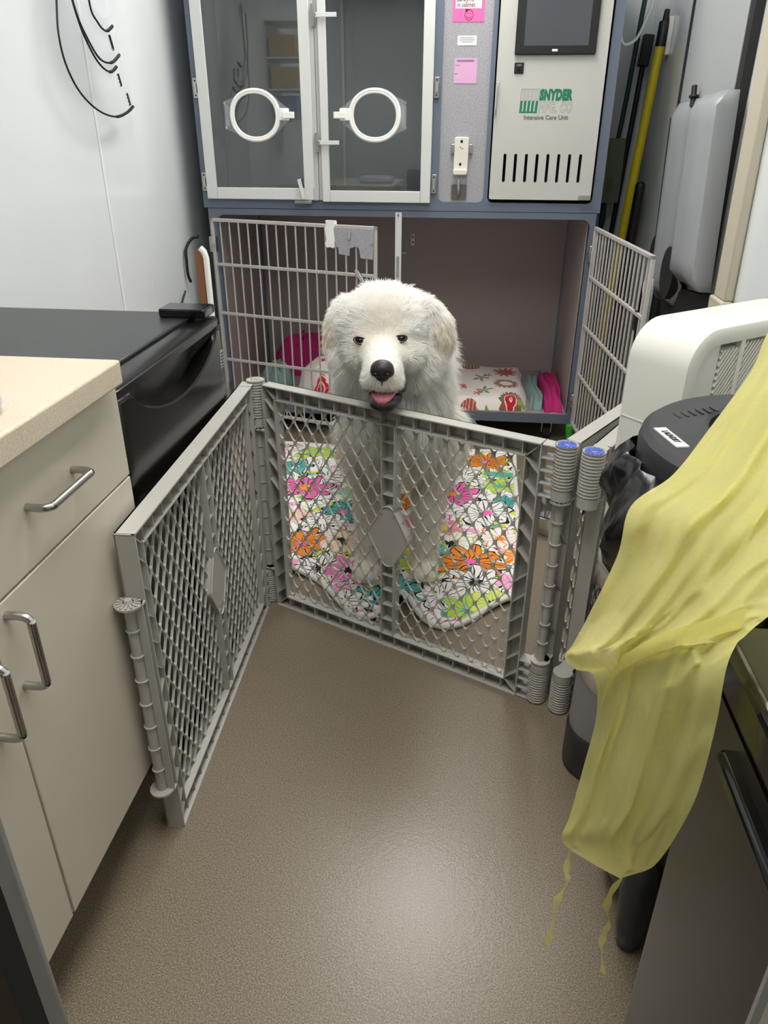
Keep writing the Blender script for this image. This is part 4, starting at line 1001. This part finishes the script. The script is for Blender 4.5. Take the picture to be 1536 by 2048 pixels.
MB().prism(rev([(x0,z0),(x0,z1-.045),(x0+.032,z1-.004),(x0+.058,z1),(x0+.058,z0)]), FP, -.036, -.034).build('handle_recess', M['fan'], t, fix=True)

# wicker basket under the fan and fleece in it
bk = thing('wicker_basket', 'dark wicker basket under the white box fan', 'basket', (.508, 1.535, 0))
def oval(mb, prof, c, rx, ry, rot, n=40):
    mb.lathe([(r, z) for r, z in prof], c, n, rx, ry, rot, cap=False); return mb
oval(MB(), [(0,0),(.86,0),(1.0,.33),(.97,.33),(.84,.01),(0,.012)], (.508,1.535,0), .195, .115, FA).build('body', M['wicker'], bk, smooth=40, fix=True)
wv = MB(); rows = 15
for r in range(rows):
    z = .012+.31*r/rows; k = .87+.13*(z/.33)
    pts = []
    for i in range(56):
        a = 2*math.pi*i/56; w = 1.01+.022*(1 if (i+r) % 2 else -.2); x, y = .195*k*w*math.cos(a), .115*k*w*math.sin(a)
        pts.append((.508+x*math.cos(FA)-y*math.sin(FA), 1.535+x*math.sin(FA)+y*math.cos(FA), z))
    wv.tube(pts, .0085, 5, closed=True)
wv = wv.build('weave', M['wicker'], bk, smooth=60); wv['kind'] = 'stuff'
G = []
for i in range(36):
    a = 2*math.pi*i/36; row = []
    for s, rr, z in ((0,.97,.30),(1,1.10,.32),(2,1.12,.355),(3,1.0,.375),(4,.5,.38),(5,.02,.381)):
        w = rr+.05*math.sin(5*a+s)*(1 if s < 4 else 0); x, y = .195*w*math.cos(a), .115*w*math.sin(a)
        row.append((.508+x*math.cos(FA)-y*math.sin(FA), 1.535+x*math.sin(FA)+y*math.cos(FA), z+.008*math.sin(7*a)*(1 if 0 < s < 3 else 0)))
    G.append(row)
tag(MB().grid(G, close_u=True).build('fleece_throw', M['fleece'], None, smooth=70, fix=True), 'beige fleece throw stuffed in the wicker basket under the fan', 'blanket')

tb = thing('grey_tub', 'round grey plastic tub with a black base in front of the gate post', 'tub', (.40, 1.255, 0))
oval(MB(), [(0,.108),(.985,.108),(1.0,.13),(.97,.31),(.93,.31),(.93,.12),(0,.115)], (.405,1.255,0), .150, .098, .25, 48).build('body', M['midgrey'], tb, smooth=40, fix=True)
oval(MB(), [(0,0),(.97,0),(1.02,.012),(1.02,.105),(.99,.11),(0,.11)], (.405,1.255,0), .150, .098, .25, 48).build('base', M['darkgrey'], tb, smooth=40, fix=True)
G = []
for i in range(30):
    a = 2*math.pi*i/30; row = []
    for s, rr, z in ((0,.975,.296),(1,1.02,.302),(2,1.03,.318),(3,.97,.33),(4,.5,.345),(5,.02,.34)):
        w = rr+.015*math.sin(6*a+2*s); x, y = .150*w*math.cos(a), .098*w*math.sin(a)
        zz = z - (.07*max(0, math.cos(a-3.75))**6 if s < 2 else 0) + .006*math.sin(9*a+s)
        row.append((.405+x*math.cos(.25)-y*math.sin(.25), 1.255+x*math.sin(.25)+y*math.cos(.25), zz))
    G.append(row)
tag(MB().grid(G, close_u=True).build('white_cloth', M['cloth'], None, smooth=70, fix=True), 'crumpled white cloth spilling over the rim of the grey tub', 'cloth')

# laundry bin with liner
LC = (.440, .955, 0)
OC = (.452, .990)           # the round opening sits off-centre in the lid
LIDTOP = []
for k in range(64):
    a = 2*math.pi*k/64; c, s_ = math.cos(a), math.sin(a)
    LIDTOP.append([(LC[0]+.190*c, LC[1]+.190*s_, .869), (OC[0]+.122*c, OC[1]+.122*s_, .867), (OC[0]+.115*c, OC[1]+.115*s_, .862), (OC[0]+.111*c, OC[1]+.111*s_, .845), (OC[0]+.108*c, OC[1]+.108*s_, .812), (OC[0]+.001*c, OC[1]+.001*s_, .810)])
lb = thing('laundry_bin', 'tall charcoal round bin with open lid labelled LAUNDRY under the yellow gown', 'bin', LC)
MB().lathe([(.135,.06),(.150,.065),(.158,.10),(.183,.70),(.192,.80),(.0,.80)], LC, 48).build('body', M['darkgrey'], lb, smooth=40)
MB().lathe([(.196,.775),(.200,.78),(.202,.85),(.199,.862),(.190,.869)], LC, 64, cap=False).grid(LIDTOP, close_u=True).build('lid', M['darkgrey'], lb, smooth=35, fix=True)
for a in (228, 348, 108):
    x, y = LC[0]+.172*math.cos(math.radians(a)), LC[1]+.172*math.sin(math.radians(a))
    MB().lathe([(.012,0),(.020,.006),(.026,.05),(.030,.14),(.022,.20),(.0,.22)], (x, y, 0), 16).build('foot', M['darkgrey'], lb, smooth=60)
lt = MB()
cx, cy = .303, .965                     # label on the lid, along the rim
ld = Vector((.05,-.22,0)).normalized(); ln = Vector((-ld.y, ld.x, 0))
Lq = Vector((.272,.945,.8695))
Lp = lambda a, b, d: Lq + ld*a + ln*b + Vector((0,0,d))
lt.prism([(-.034,-.0085),(.034,-.0085),(.034,.0085),(-.034,.0085)], Lp, -.001, .0008); lt = lt.build('label', M['paper'], lb, fix=True)
ang = math.atan2(ld.y, ld.x)
text('LAUNDRY', tuple(Lp(-.021,-.004,.0012)), .0125, M['ink'], 'lettering', lt, Matrix.Rotation(ang, 4, 'Z'), bold=.0002, sx=.72)
em = MB()
for k in range(6):
    q = Vector((.318,1.055,.868)) + Vector((.012*k-.02, .007*k-.01, 0)); em.bar(q, q+Vector((.006,-.018,0)), .003, .0016)
em.build('embossed_mark', M['darkgrey'], lb)
# bin liner folded over the rim
G = []; nb = 46
for i in range(nb):
    a = math.radians(118 + 150*i/(nb-1)); e = math.sin(math.pi*i/(nb-1)); row = []
    for s in range(9):
        v = s/8; r = .2035 + (.004+.035*e*math.sin(min(1, v*1.25)*math.pi))*(1+.35*math.sin(9*a+5*v)) + .006*math.sin(23*a+9*v)
        z = .835 - .06*v - v*(.02+.115*e)*(1+.25*math.sin(6*a+1))
        row.append((LC[0]+r*math.cos(a), LC[1]+r*math.sin(a), z+.006*math.sin(17*a)*v))
    G.append(row)
tag(MB().grid(G).build('bin_liner', M['bag'], None, smooth=60, solid=.0008), 'black plastic bin liner folded over the left rim of the laundry bin', 'bag')

# near black step bin at the right edge
bb = thing('black_step_bin', 'large glossy black step bin at the bottom right corner', 'bin', (.46, .40, 0))
MB().prism(rrect(.262, .66, .20, .622, .012, 5), lambda a, b, d: (a, b, d), .015, .742).build('body', mat('black_bin_body', '#1d1a17', .3), bb, smooth=40)
MB().prism(rrect(.257, .665, .19, .628, .02, 6), lambda a, b, d: (a, b, d), .75, .802).build('lid', M['blackgloss'], bb, bevel=.010, segs=3)
MB().prism(rrect(.248, .27, .25, .54, .008, 5), lambda a, b, d: (a, b, d), .700, .722).build('lid_lip', M['blackgloss'], bb, bevel=.006)
MB().prism(rrect(.258, .67, .19, .626, .012, 5), lambda a, b, d: (a, b, d), 0, .03).build('base', M['black'], bb, smooth=40)

# ------------------------------------------------------------------ yellow isolation gown draped over the bins
GL = [(.735,1.12,1.30), (.62,1.05,1.17), (0.4538,1.1195,1.0160), (0.3814,1.0252,0.9369), (0.3090,0.9239,0.8880), (0.2494,0.8317,0.8650), (0.1969,0.7864,0.8435), (0.1867,0.7681,0.7884), (0.1632,0.7556,0.7145), (0.1468,0.7445,0.6748), (0.1381,0.7409,0.6587), (0.1522,0.7376,0.6428), (0.1770,0.7421,0.6307), (0.1846,0.7286,0.5811), (0.1782,0.7215,0.5031), (0.1691,0.7121,0.4214), (0.1644,0.7096,0.3738), (0.2068,0.7149,0.3311), (0.2515,0.7163,0.3021)]
GR = [(.735,1.02,1.29), (.61,.97,1.14), (0.3863,0.7540,1.0678), (0.3751,0.7126,1.0120), (0.3635,0.6762,0.9661), (0.3476,0.6401,0.9216), (0.3313,0.6109,0.8905), (0.3057,0.5892,0.8760), (0.2809,0.5669,0.8602), (0.2685,0.5609,0.8513), (0.2583,0.5558,0.8436), (0.2502,0.5492,0.8392), (0.2430,0.5436,0.8343), (0.2338,0.5287,0.8185), (0.2387,0.5307,0.7555), (0.2389,0.5308,0.6682), (0.2380,0.5526,0.5793), (0.2390,0.5820,0.5047), (0.2495,0.6334,0.4268)]
lc, rc = catmull(GL, 10), catmull(GR, 10)
NC = 80; G = []
for i, (a, b) in enumerate(zip(lc, rc)):
    row = []; v = max(0, (i-20)/(len(lc)-21))
    for j in range(NC+1):
        s = j/NC; p = a.lerp(b, s)
        tow = (Vector((0,0,CAM_H)) - p).normalized()
        ph = 9*s + 5.5*v
        amp = .013*math.sin(math.pi*min(1, s*1.0))**.5*(1-.62*max(0, (v-.5)/.5))
        w = amp*(math.sin(ph*1.5+.6)+.5*math.sin(ph*2.9+1.9*v*3)+.28*math.sin(ph*5.3+2)) + .003*math.sin(31*s+17*v)*math.sin(13*v+4*s)
        w += .016*math.sin(math.pi*s)
        w += .004*noise.noise(Vector((p.x*28, p.y*28, p.z*20)))
        cr = abs(noise.noise(Vector((s*5+3, v*7, 1.7)))); w += .0035*max(0, 1-cr*9); cr = abs(noise.noise(Vector((s*4-v*5, s*3+v*4, 4.2)))); w += .003*max(0, 1-cr*9)
        row.append(p + tow*w)
    G.append(row)
gw = MB().grid(G).build('isolation_gown', M['gown'], None, smooth=75)
tag(gw, 'yellow translucent isolation gown draped over the bins on the right', 'gown')
off = lambda p, k=.006: p + (Vector((0,0,CAM_H))-p).normalized()*k
hem = []
for k in range(24):
    s = k/23; i = int((128 - 46*s)); j = int(3 + 76*s); p = Vector(G[min(i, len(G)-1)][min(j, NC)])
    hem.append(p)
hem = catmull(hem[::3], 4)
hm = MB(); G2 = []
for k, p in enumerate(hem):
    up = Vector((0,0,.011)); G2.append([off(p-up, .013), off(p, .016), off(p+up, .013)])
hm.grid(G2).build('hem', M['gown'], gw, smooth=60)
def tie(pts, label_w, twist):
    b = MB(); Pq = catmull(pts, 8); rows = []
    for k, p in enumerate(Pq):
        a = twist*k; wv = label_w*(.8+.3*math.sin(k*.6)); dxy = Vector((.65+.45*math.cos(a), .3*math.sin(a), .25*math.sin(a*1.3)))*wv
        rows.append([p-dxy, p, p+dxy])
    b.grid(rows).build('tie', M['gown'], gw, smooth=60)
tie([(0.1750,0.7067,0.4096), (0.1733,0.6982,0.3716), (0.1719,0.6924,0.3390), (0.1747,0.6859,0.3258), (0.1666,0.6829,0.2998), (0.1611,0.6800,0.2734), (0.1625,0.6764,0.2443), (0.1583,0.6726,0.2161), (0.1572,0.6710,0.1912)], .005, .35); tie([(0.2360,0.6602,0.4377), (0.2380,0.6648,0.3806), (0.2280,0.6666,0.3424), (0.2237,0.6621,0.3127), (0.2304,0.6601,0.2856), (0.2262,0.6583,0.2611), (0.2292,0.6618,0.2235), (0.2352,0.6540,0.1852)], .006, .31)

# ------------------------------------------------------------------ left wall: clear collars, cables, boards
def collar(label, pts, inner, snaps):
    t = thing('clear_collar', label, 'collar', tuple(pts[-1]), 'clear recovery collars')
    P = catmull(pts, 6); n = len(P); c = Vector(inner); G = []
    for i, p in enumerate(P):
        G.append([p, p.lerp(c, .25)+Vector((.002,0,0)), p.lerp(c, .5)+Vector((.003,0,0)), p.lerp(c, .75)+Vector((.002,0,0))])
    MB().grid(G).build('film', M['film'], t, smooth=60, solid=.0006)
    MB().tube(P, [.0028 if i < n*.8 else .0045 for i in range(n)], 8).build('trim', M['black'], t, smooth=60)
    for q in snaps:
        s = MB(); q = Vector(q); dq = Vector((0,.007,-.016)); s.bar(q-dq, q+dq, .004, .004)
        for e in (-.9, -.3, .3, .9): s.bar(q+dq*e, q+dq*e+Vector((0,-.007,-.002)), .003, .003)
        s.build('snap_tab', M['black'], t)
def Cp(x, *pts): return [(x, y, z) for y, z in pts]
collar('largest clear recovery collar with black trim, lowest on the left wall', Cp(-1.105, (2.27,1.72),(2.225,1.60),(2.202,1.525),(2.183,1.457),(2.187,1.402),(2.210,1.357),(2.251,1.318),(2.313,1.287),(2.385,1.268),(2.468,1.262),(2.545,1.275),(2.597,1.293)), (-1.105, 2.47, 1.60), [(-1.10,2.513,1.362),(-1.10,2.560,1.312)])
collar('clear recovery collar second from the bottom on the left wall', Cp(-1.095, (2.26,1.70),(2.262,1.60),(2.270,1.53),(2.298,1.469),(2.336,1.425),(2.371,1.398),(2.412,1.382),(2.451,1.380),(2.490,1.395)), (-1.095, 2.46, 1.62), [(-1.09,2.47,1.452)])
collar('clear recovery collar third from the bottom on the left wall', Cp(-1.085, (2.24,1.70),(2.238,1.60),(2.251,1.531),(2.273,1.483),(2.313,1.441),(2.347,1.414),(2.379,1.402),(2.419,1.400),(2.455,1.407),(2.499,1.426)), (-1.085, 2.45, 1.64), [(-1.08,2.445,1.455)])
collar('smallest clear recovery collar at the top of the left wall', Cp(-1.075, (2.34,1.72),(2.329,1.60),(2.330,1.521),(2.362,1.493),(2.388,1.480),(2.418,1.479),(2.455,1.494)), (-1.075, 2.44, 1.66), [])
c = MB().tube(catmull([(-1.10,3.06,.845),(-1.13,3.06,.835),(-1.15,3.04,.80),(-1.15,3.03,.75),(-1.15,3.03,.70),(-1.145,3.04,.67)], 5), .006, 8)
tag(c.build('black_cable', M['black'], None, smooth=60), 'short black cable curving down the wall left of the cage', 'cable')
c = MB().tube(catmull([(-1.15,2.98,.645),(-1.155,2.94,.605),(-1.155,2.93,.585)], 4), .004, 8).tube(catmull([(-1.155,2.93,.57),(-1.15,2.96,.545),(-1.15,3.0,.50),(-1.14,3.05,.40)], 4), .004, 8)
tag(c.build('thin_cable', M['black'], None, smooth=60), 'thin black wire on the wall above the fridge hinge', 'cable')
t = thing('leaning_board', 'white edged brown board leaning between the fridge and the cage', 'board', (-.93, 2.6, 0))
MB().prism(rrect(-.962, -.936, .0, .855, .008, 5), XZ, -2.66, -2.62).build('board', M['orange'], t)
MB().tube([(-.922,2.62,.0),(-.922,2.62,.83),(-.928,2.62,.850),(-.94,2.62,.862)], .011, 10).build('white_edge', M['whiteplastic'], t, smooth=60)

# ------------------------------------------------------------------ the dog
from mathutils.bvhtree import BVHTree
dog = None
def build_dog():
    b = MB()
    def chain(pts, k=9):
        for (p, r), (q, s) in zip(pts, pts[1:]):
            p, q = Vector(p), Vector(q); n = max(2, int((q-p).length/(min(max(r) if isinstance(r, tuple) else r, max(s) if isinstance(s, tuple) else s)*.35)))
            for i in range(n+1):
                t = i/n
                if isinstance(r, tuple): rr = tuple(a+(c-a)*t for a, c in zip(r, s))
                else: rr = r+(s-r)*t
                b.ball(p.lerp(q, t), rr, 18, 12)
    # skull, stop, muzzle, cheeks
    b.ball((-.199,1.748,.814), (.108,.110,.092), 24, 16)
    b.ball((-.197,1.715,.790), (.092,.085,.075), 24, 16)
    chain([((-.192,1.685,.778), (.052,.06,.052)), ((-.184,1.60,.762), (.043,.045,.043)), ((-.178,1.562,.755), (.041,.038,.038))])
    for s in (-1, 1):
        b.ball((-.180+s*.021,1.570,.741), (.029,.034,.026), 18, 12)       # flews
        b.ball((-.194+s*.068,1.752,.752), (.056,.065,.068), 18, 12)      # cheeks
        b.ball((-.192+s*.046,1.672,.829), (.030,.022,.014), 16, 10)      # brow
        b.ball((-.190+s*.052,1.682,.772), (.032,.036,.034), 16, 10)      # under the eye
    RL = Matrix.Rotation(math.radians(14), 3, 'Y'); RR = Matrix.Rotation(math.radians(-24), 3, 'Y')
    b.ball((-.306,1.775,.806), (.026,.050,.064), 18, 12, RL)              # ears
    b.ball((-.285,1.765,.842), (.030,.040,.030), 18, 12)
    b.ball((-.078,1.775,.812), (.032,.050,.060), 18, 12, RR)
    b.ball((-.108,1.760,.855), (.032,.040,.026), 18, 12)
    chain([((-.195,1.81,.745), (.105,.09,.11)), ((-.188,1.95,.62), (.128,.125,.15))], 9)
    b.ball((-.188,1.845,.625), (.118,.080,.140), 24, 16)                   # ruff
    b.ball((-.182,1.985,.50), (.126,.135,.165), 24, 16)                    # chest
    chain([((-.185,2.02,.535), (.125,.15,.150)), ((-.215,2.30,.53), (.130,.15,.145)), ((-.245,2.62,.535), (.115,.14,.13))])
    # legs: front then hind (hock behind, knee forward)
    chain([((-.262,2.00,.46), .075), ((-.266,1.985,.36), .055), ((-.263,1.945,.15), .036), ((-.265,1.925,.065), .037)])
    chain([((-.080,2.01,.46), .075), ((-.082,1.99,.36), .055), ((-.096,1.955,.15), .036), ((-.094,1.945,.065), .037)])
    for x, y in ((-.266,1.895), (-.091,1.918)):
        b.ball((x,y,.052), (.042,.055,.030), 18, 12)
        for k in (-1.5,-.5,.5,1.5): b.ball((x+k*.018,y-.042+abs(k)*.006,.047), (.011,.020,.021), 12, 8)
    for s, x in ((-1,-.335), (1,-.155)):
        chain([((x,2.63,.50), .105), ((x+s*.012,2.52,.38), .085), ((x+s*.012,2.60,.29), .055), ((x+s*.01,2.70,.20), .038), ((x+s*.01,2.665,.07), .034)])
        b.ball((x+s*.01,2.625,.052), (.040,.058,.030), 18, 12)
    chain([((-.255,2.74,.58), .045), ((-.25,2.84,.50), .05), ((-.23,2.90,.38), .045), ((-.20,2.93,.28), .02)])
    o = b.build('great_white_dog', M['skin'])
    md = o.modifiers.new('r', 'REMESH'); md.mode = 'VOXEL'; md.voxel_size = .0085
    md = o.modifiers.new('s', 'SMOOTH'); md.factor = .5; md.iterations = 7
    bpy.context.view_layer.update()
    ev = o.evaluated_get(bpy.context.evaluated_depsgraph_get())
    me = bpy.data.meshes.new_from_object(ev); o.modifiers.clear(); o.data = me
    me.shade_smooth()
    return o
dog = build_dog()
tag(dog, 'large fluffy white dog resting its chin on the gate with mouth open', 'dog')
off_ = ORG[dog.name]
V = [v.co + off_ for v in dog.data.vertices]
bv = BVHTree.FromPolygons(V, [tuple(p.vertices) for p in dog.data.polygons])
def front(x, z, y0=1.3):
    h = bv.ray_cast(Vector((x, y0, z)), Vector((0,1,0))); return h[0], h[1]
EYES = [(-.2395,.806), (-.1490,.812)]
eyep = []
for k, (x, z) in enumerate(EYES):
    p, n = front(x, z); eyep.append(p)
    q = Matrix.Rotation(math.radians(10 if k == 0 else -10), 3, 'Y')
    e = MB().ball(p+Vector((0,.004,0)), (.0132,.010,.0074), 18, 12, q).build('eye', M['eye'], dog, smooth=60)
    rim = [p + q @ Vector((.0150*math.cos(a), -.0045+.004*abs(math.cos(a)), .0082*math.sin(a))) for a in [i*.314 for i in range(20)]]
    MB().tube(rim, .0015, 6, closed=True).build('eyelid', M['lip'], dog, smooth=60)
NC_ = Vector((-.1765,1.530,.7760))
nb = MB(); nb.ball(NC_, (.0255,.021,.0195), 22, 14); nb.ball(NC_+Vector((0,.004,-.016)), (.016,.016,.014), 16, 10)
for s in (-1, 1): nb.ball(NC_+Vector((s*.015,.001,-.006)), (.0115,.015,.0125), 16, 10)
no = nb.build('nose', M['nose'], dog)
md = no.modifiers.new('r', 'REMESH'); md.mode = 'VOXEL'; md.voxel_size = .0022
md = no.modifiers.new('s', 'SMOOTH'); md.factor = .5; md.iterations = 4
no.data.shade_smooth()
for s in (-1, 1): MB().ball(NC_+Vector((s*.0125,-.0165,-.0075)), (.0055,.005,.004), 12, 8).build('nostril', M['eye'], no, smooth=60)
MB().tube([(-.1767,1.520,.760),(-.1767,1.526,.748),(-.177,1.530,.738)], .0018, 6).build('lip_groove', M['lip'], dog, smooth=60)
# lower jaw, tongue, dark lips
jw = MB(); jw.ball((-.1765,1.592,.695), (.0395,.054,.0255), 22, 14); jw.ball((-.1765,1.556,.690), (.032,.032,.019), 20, 12)
jw.ball((-.1770,1.612,.712), (.044,.045,.022), 20, 12)
jw = jw.build('lower_jaw', M['lip'], dog)
md = jw.modifiers.new('r', 'REMESH'); md.mode = 'VOXEL'; md.voxel_size = .003
md = jw.modifiers.new('s', 'SMOOTH'); md.factor = .5; md.iterations = 5
jw.data.shade_smooth()
G = []
for i in range(13):
    a = i/12; y = 1.528+.095*a; w = .0275*math.sqrt(max(.03, 1-(1-min(1, a/.4))**2)); row = []
    for j in range(11):
        s = (j/10-.5)*2; row.append((-.177+w*s, y, .7135+.006*a-.004*s*s-.0012*max(0, 1-abs(s)*5)-.014*(1-min(1,a/.3))**2))
    G.append(row)
MB().grid(G).build('tongue', M['tongue'], dog, smooth=70, solid=.008)
lp = MB()
for s in (-1, 1):
    P = catmull([(-.177,1.545,.7285), (-.177+s*.018,1.553,.7250), (-.177+s*.032,1.568,.7185), (-.177+s*.040,1.588,.713), (-.178+s*.042,1.606,.719+.003*(s > 0)), (-.180+s*.040,1.622,.727+.004*(s > 0))], 5)
    lp.tube(P, [.0034+.0042*math.sin(math.pi*min(1, i/len(P)*1.05)) for i in range(len(P))], 8)
lp.build('lips', M['lip'], dog, smooth=60)

# fur: fine strands grown from the body
def m_furst():
    t = NT('white_fur_strands'); a = t.n('ShaderNodeAttribute', attribute_name='tint').outputs['Fac']
    c = t.mix(a, lin('#fffefb'), lin('#ead9b8'))
    d = t.bsdf(Base_Color=c, Roughness=.65, Specular_IOR_Level=.2)
    tr = t.n('ShaderNodeBsdfTranslucent', inp={0: c}); mx = t.n('ShaderNodeMixShader', inp={0: .3})
    t.link(d.outputs[0], mx.inputs[1]); t.link(tr.outputs[0], mx.inputs[2]); return t.end(mx)
def grow(n_target):
    rng = np.random.default_rng(5)
    me = dog.data; me.calc_loop_triangles()
    tri = np.array([t.vertices[:] for t in me.loop_triangles]); co = np.array([v[:] for v in V]); nr = np.array([v.normal[:] for v in me.vertices])
    A, B_, C_ = co[tri[:,0]], co[tri[:,1]], co[tri[:,2]]
    area = np.linalg.norm(np.cross(B_-A, C_-A), axis=1)/2
    cen = (A+B_+C_)/3
    w = area*np.where(cen[:,1] > 2.35, .30, 1.0)*np.where((cen[:,1] < 1.80) & (cen[:,2] > .70), 3.2, 1.0)
    idx = rng.choice(len(tri), n_target, p=w/w.sum())
    u, v = rng.random(n_target), rng.random(n_target); f = u+v > 1; u[f], v[f] = 1-u[f], 1-v[f]
    a, bb, c = tri[idx].T
    P = co[a]+(co[bb]-co[a])*u[:,None]+(co[c]-co[a])*v[:,None]
    N = nr[a]*(1-u-v)[:,None]+nr[bb]*u[:,None]+nr[c]*v[:,None]; N /= np.linalg.norm(N, axis=1)[:,None]
    # keep the eyes, nose and mouth clear
    keep = np.ones(n_target, bool)
    for e in eyep: keep &= np.linalg.norm((P-np.array(e))*np.array([.62,.7,1.25]), axis=1) > .0118
    keep &= np.linalg.norm(P-np.array(NC_), axis=1) > .024
    keep &= ~((P[:,1] < 1.64) & (P[:,2] < .722))
    P, N = P[keep], N[keep]; n = len(P)
    sm = lambda x, a, b: np.clip((x-a)/(b-a), 0, 1)**2*(3-2*np.clip((x-a)/(b-a), 0, 1))
    y, z, x = P[:,1], P[:,2], P[:,0]
    head = (1-sm(y, 1.74, 1.83))*sm(z, .66, .72)
    muz = (1-sm(y, 1.61, 1.68))*sm(z, .66, .70)
    L = .058 - .004*sm(y, 2.2, 2.5)
    L = np.where(z < .40, .050-.030*sm(.40-z, 0, .12), L); L = np.where(z < .09, .008, L)
    face = .024
    L = L*(1-head)+face*head; L = L*(1-muz)+.0115*muz
    side = np.abs(x+.195)
    ear = (side > .098) & (y < 1.84) & (z > .765)
    L = np.where(ear, .026, L)
    cheek = (side > .055) & (side < .14) & (y < 1.83) & (z < .77) & (z > .66); L = np.where(cheek & (y > 1.69), .034, L)
    top = sm(z, .855, .90)*head; L = L*(1-.25*top)
    for e in eyep:
        de = np.linalg.norm(P-np.array(e), axis=1); L *= .28+.72*sm(de, .018, .055)
    # flow over the coat
    nose = np.array(NC_)
    away = P-nose; away /= np.linalg.norm(away, axis=1)[:,None]
    down = np.array([0,0,-1.0]); back = np.array([0,1.0,-.35])
    isb = sm(y, 1.98, 2.15)[:,None]
    F = (away*1.0+down*.15)*head[:,None] + (1-head)[:,None]*((down*1.0+np.array([0,-.1,0]))*(1-isb)+(back*.7+down*.45)*isb)
    F = np.where(ear[:,None], down*.9+np.array([0,-.12,0]), F)
    F -= N*(F*N).sum(1)[:,None]
    F /= np.maximum(np.linalg.norm(F, axis=1), .05)[:,None]
    K1 = np.array([noise.noise_vector(Vector(p)*38)[:] for p in P]); K2 = np.array([noise.noise_vector(Vector(p)*95+Vector((7,3,1)))[:] for p in P])
    lift = .55*(1-head)+.50*head; lift = lift*(1-muz)+.22*muz
    D = N*lift[:,None]+F*.75+K1*((.36+.22*(L > .034))*(1-.55*muz))[:,None]+K2*.22+rng.normal(0, .11, (n,3))
    D /= np.linalg.norm(D, axis=1)[:,None]
    L = L*rng.uniform(.55, 1.12, n)
    KP = 5; t = np.linspace(0, 1, KP)
    pts = np.zeros((n, KP, 3))
    bend = F*.35+down*(.30*(1-muz*.8))[:,None]
    for k in range(KP):
        pts[:,k] = P-N*.001+D*(L*t[k])[:,None]+bend*(L*t[k]**2*.55)[:,None]
    pts[...,2] = np.maximum(pts[...,2], .021)
    tint = .04+.12*np.clip(K1[:,0], -1, 1)+.42*sm(side, .095, .12)*(y < 1.86)*sm(z, .75, .79)*sm(.87-z, 0, .07)+.22*sm(.60-z, 0, .25)+.18*(1-sm(np.abs(x+.187), .0, .05))*sm(z, .80, .84)*(1-sm(z, .86, .90))*head
    tint = np.clip(tint, 0, 1)*(1-.6*muz)
    cv = bpy.data.hair_curves.new('fur'); cv.add_curves([KP]*n)
    cv.attributes['position'].data.foreach_set('vector', (pts.reshape(-1,3)-np.array(off_)).astype(np.float32).ravel())
    ra = cv.attributes.new('radius', 'FLOAT', 'POINT') if 'radius' not in cv.attributes else cv.attributes['radius']
    rr = np.tile(np.array([.00062,.00058,.0005,.00036,.00012]), (n,1))*np.where(muz > .5, .75, 1.0)[:,None]
    ra.data.foreach_set('value', rr.astype(np.float32).ravel())
    ti = cv.attributes.new('tint', 'FLOAT', 'POINT'); ti.data.foreach_set('value', np.repeat(tint, KP).astype(np.float32))
    cv.materials.append(m_furst())
    o = bpy.data.objects.new('fur', cv); COL.objects.link(o); o.parent = dog; o['kind'] = 'stuff'
    return o
grow(190000)
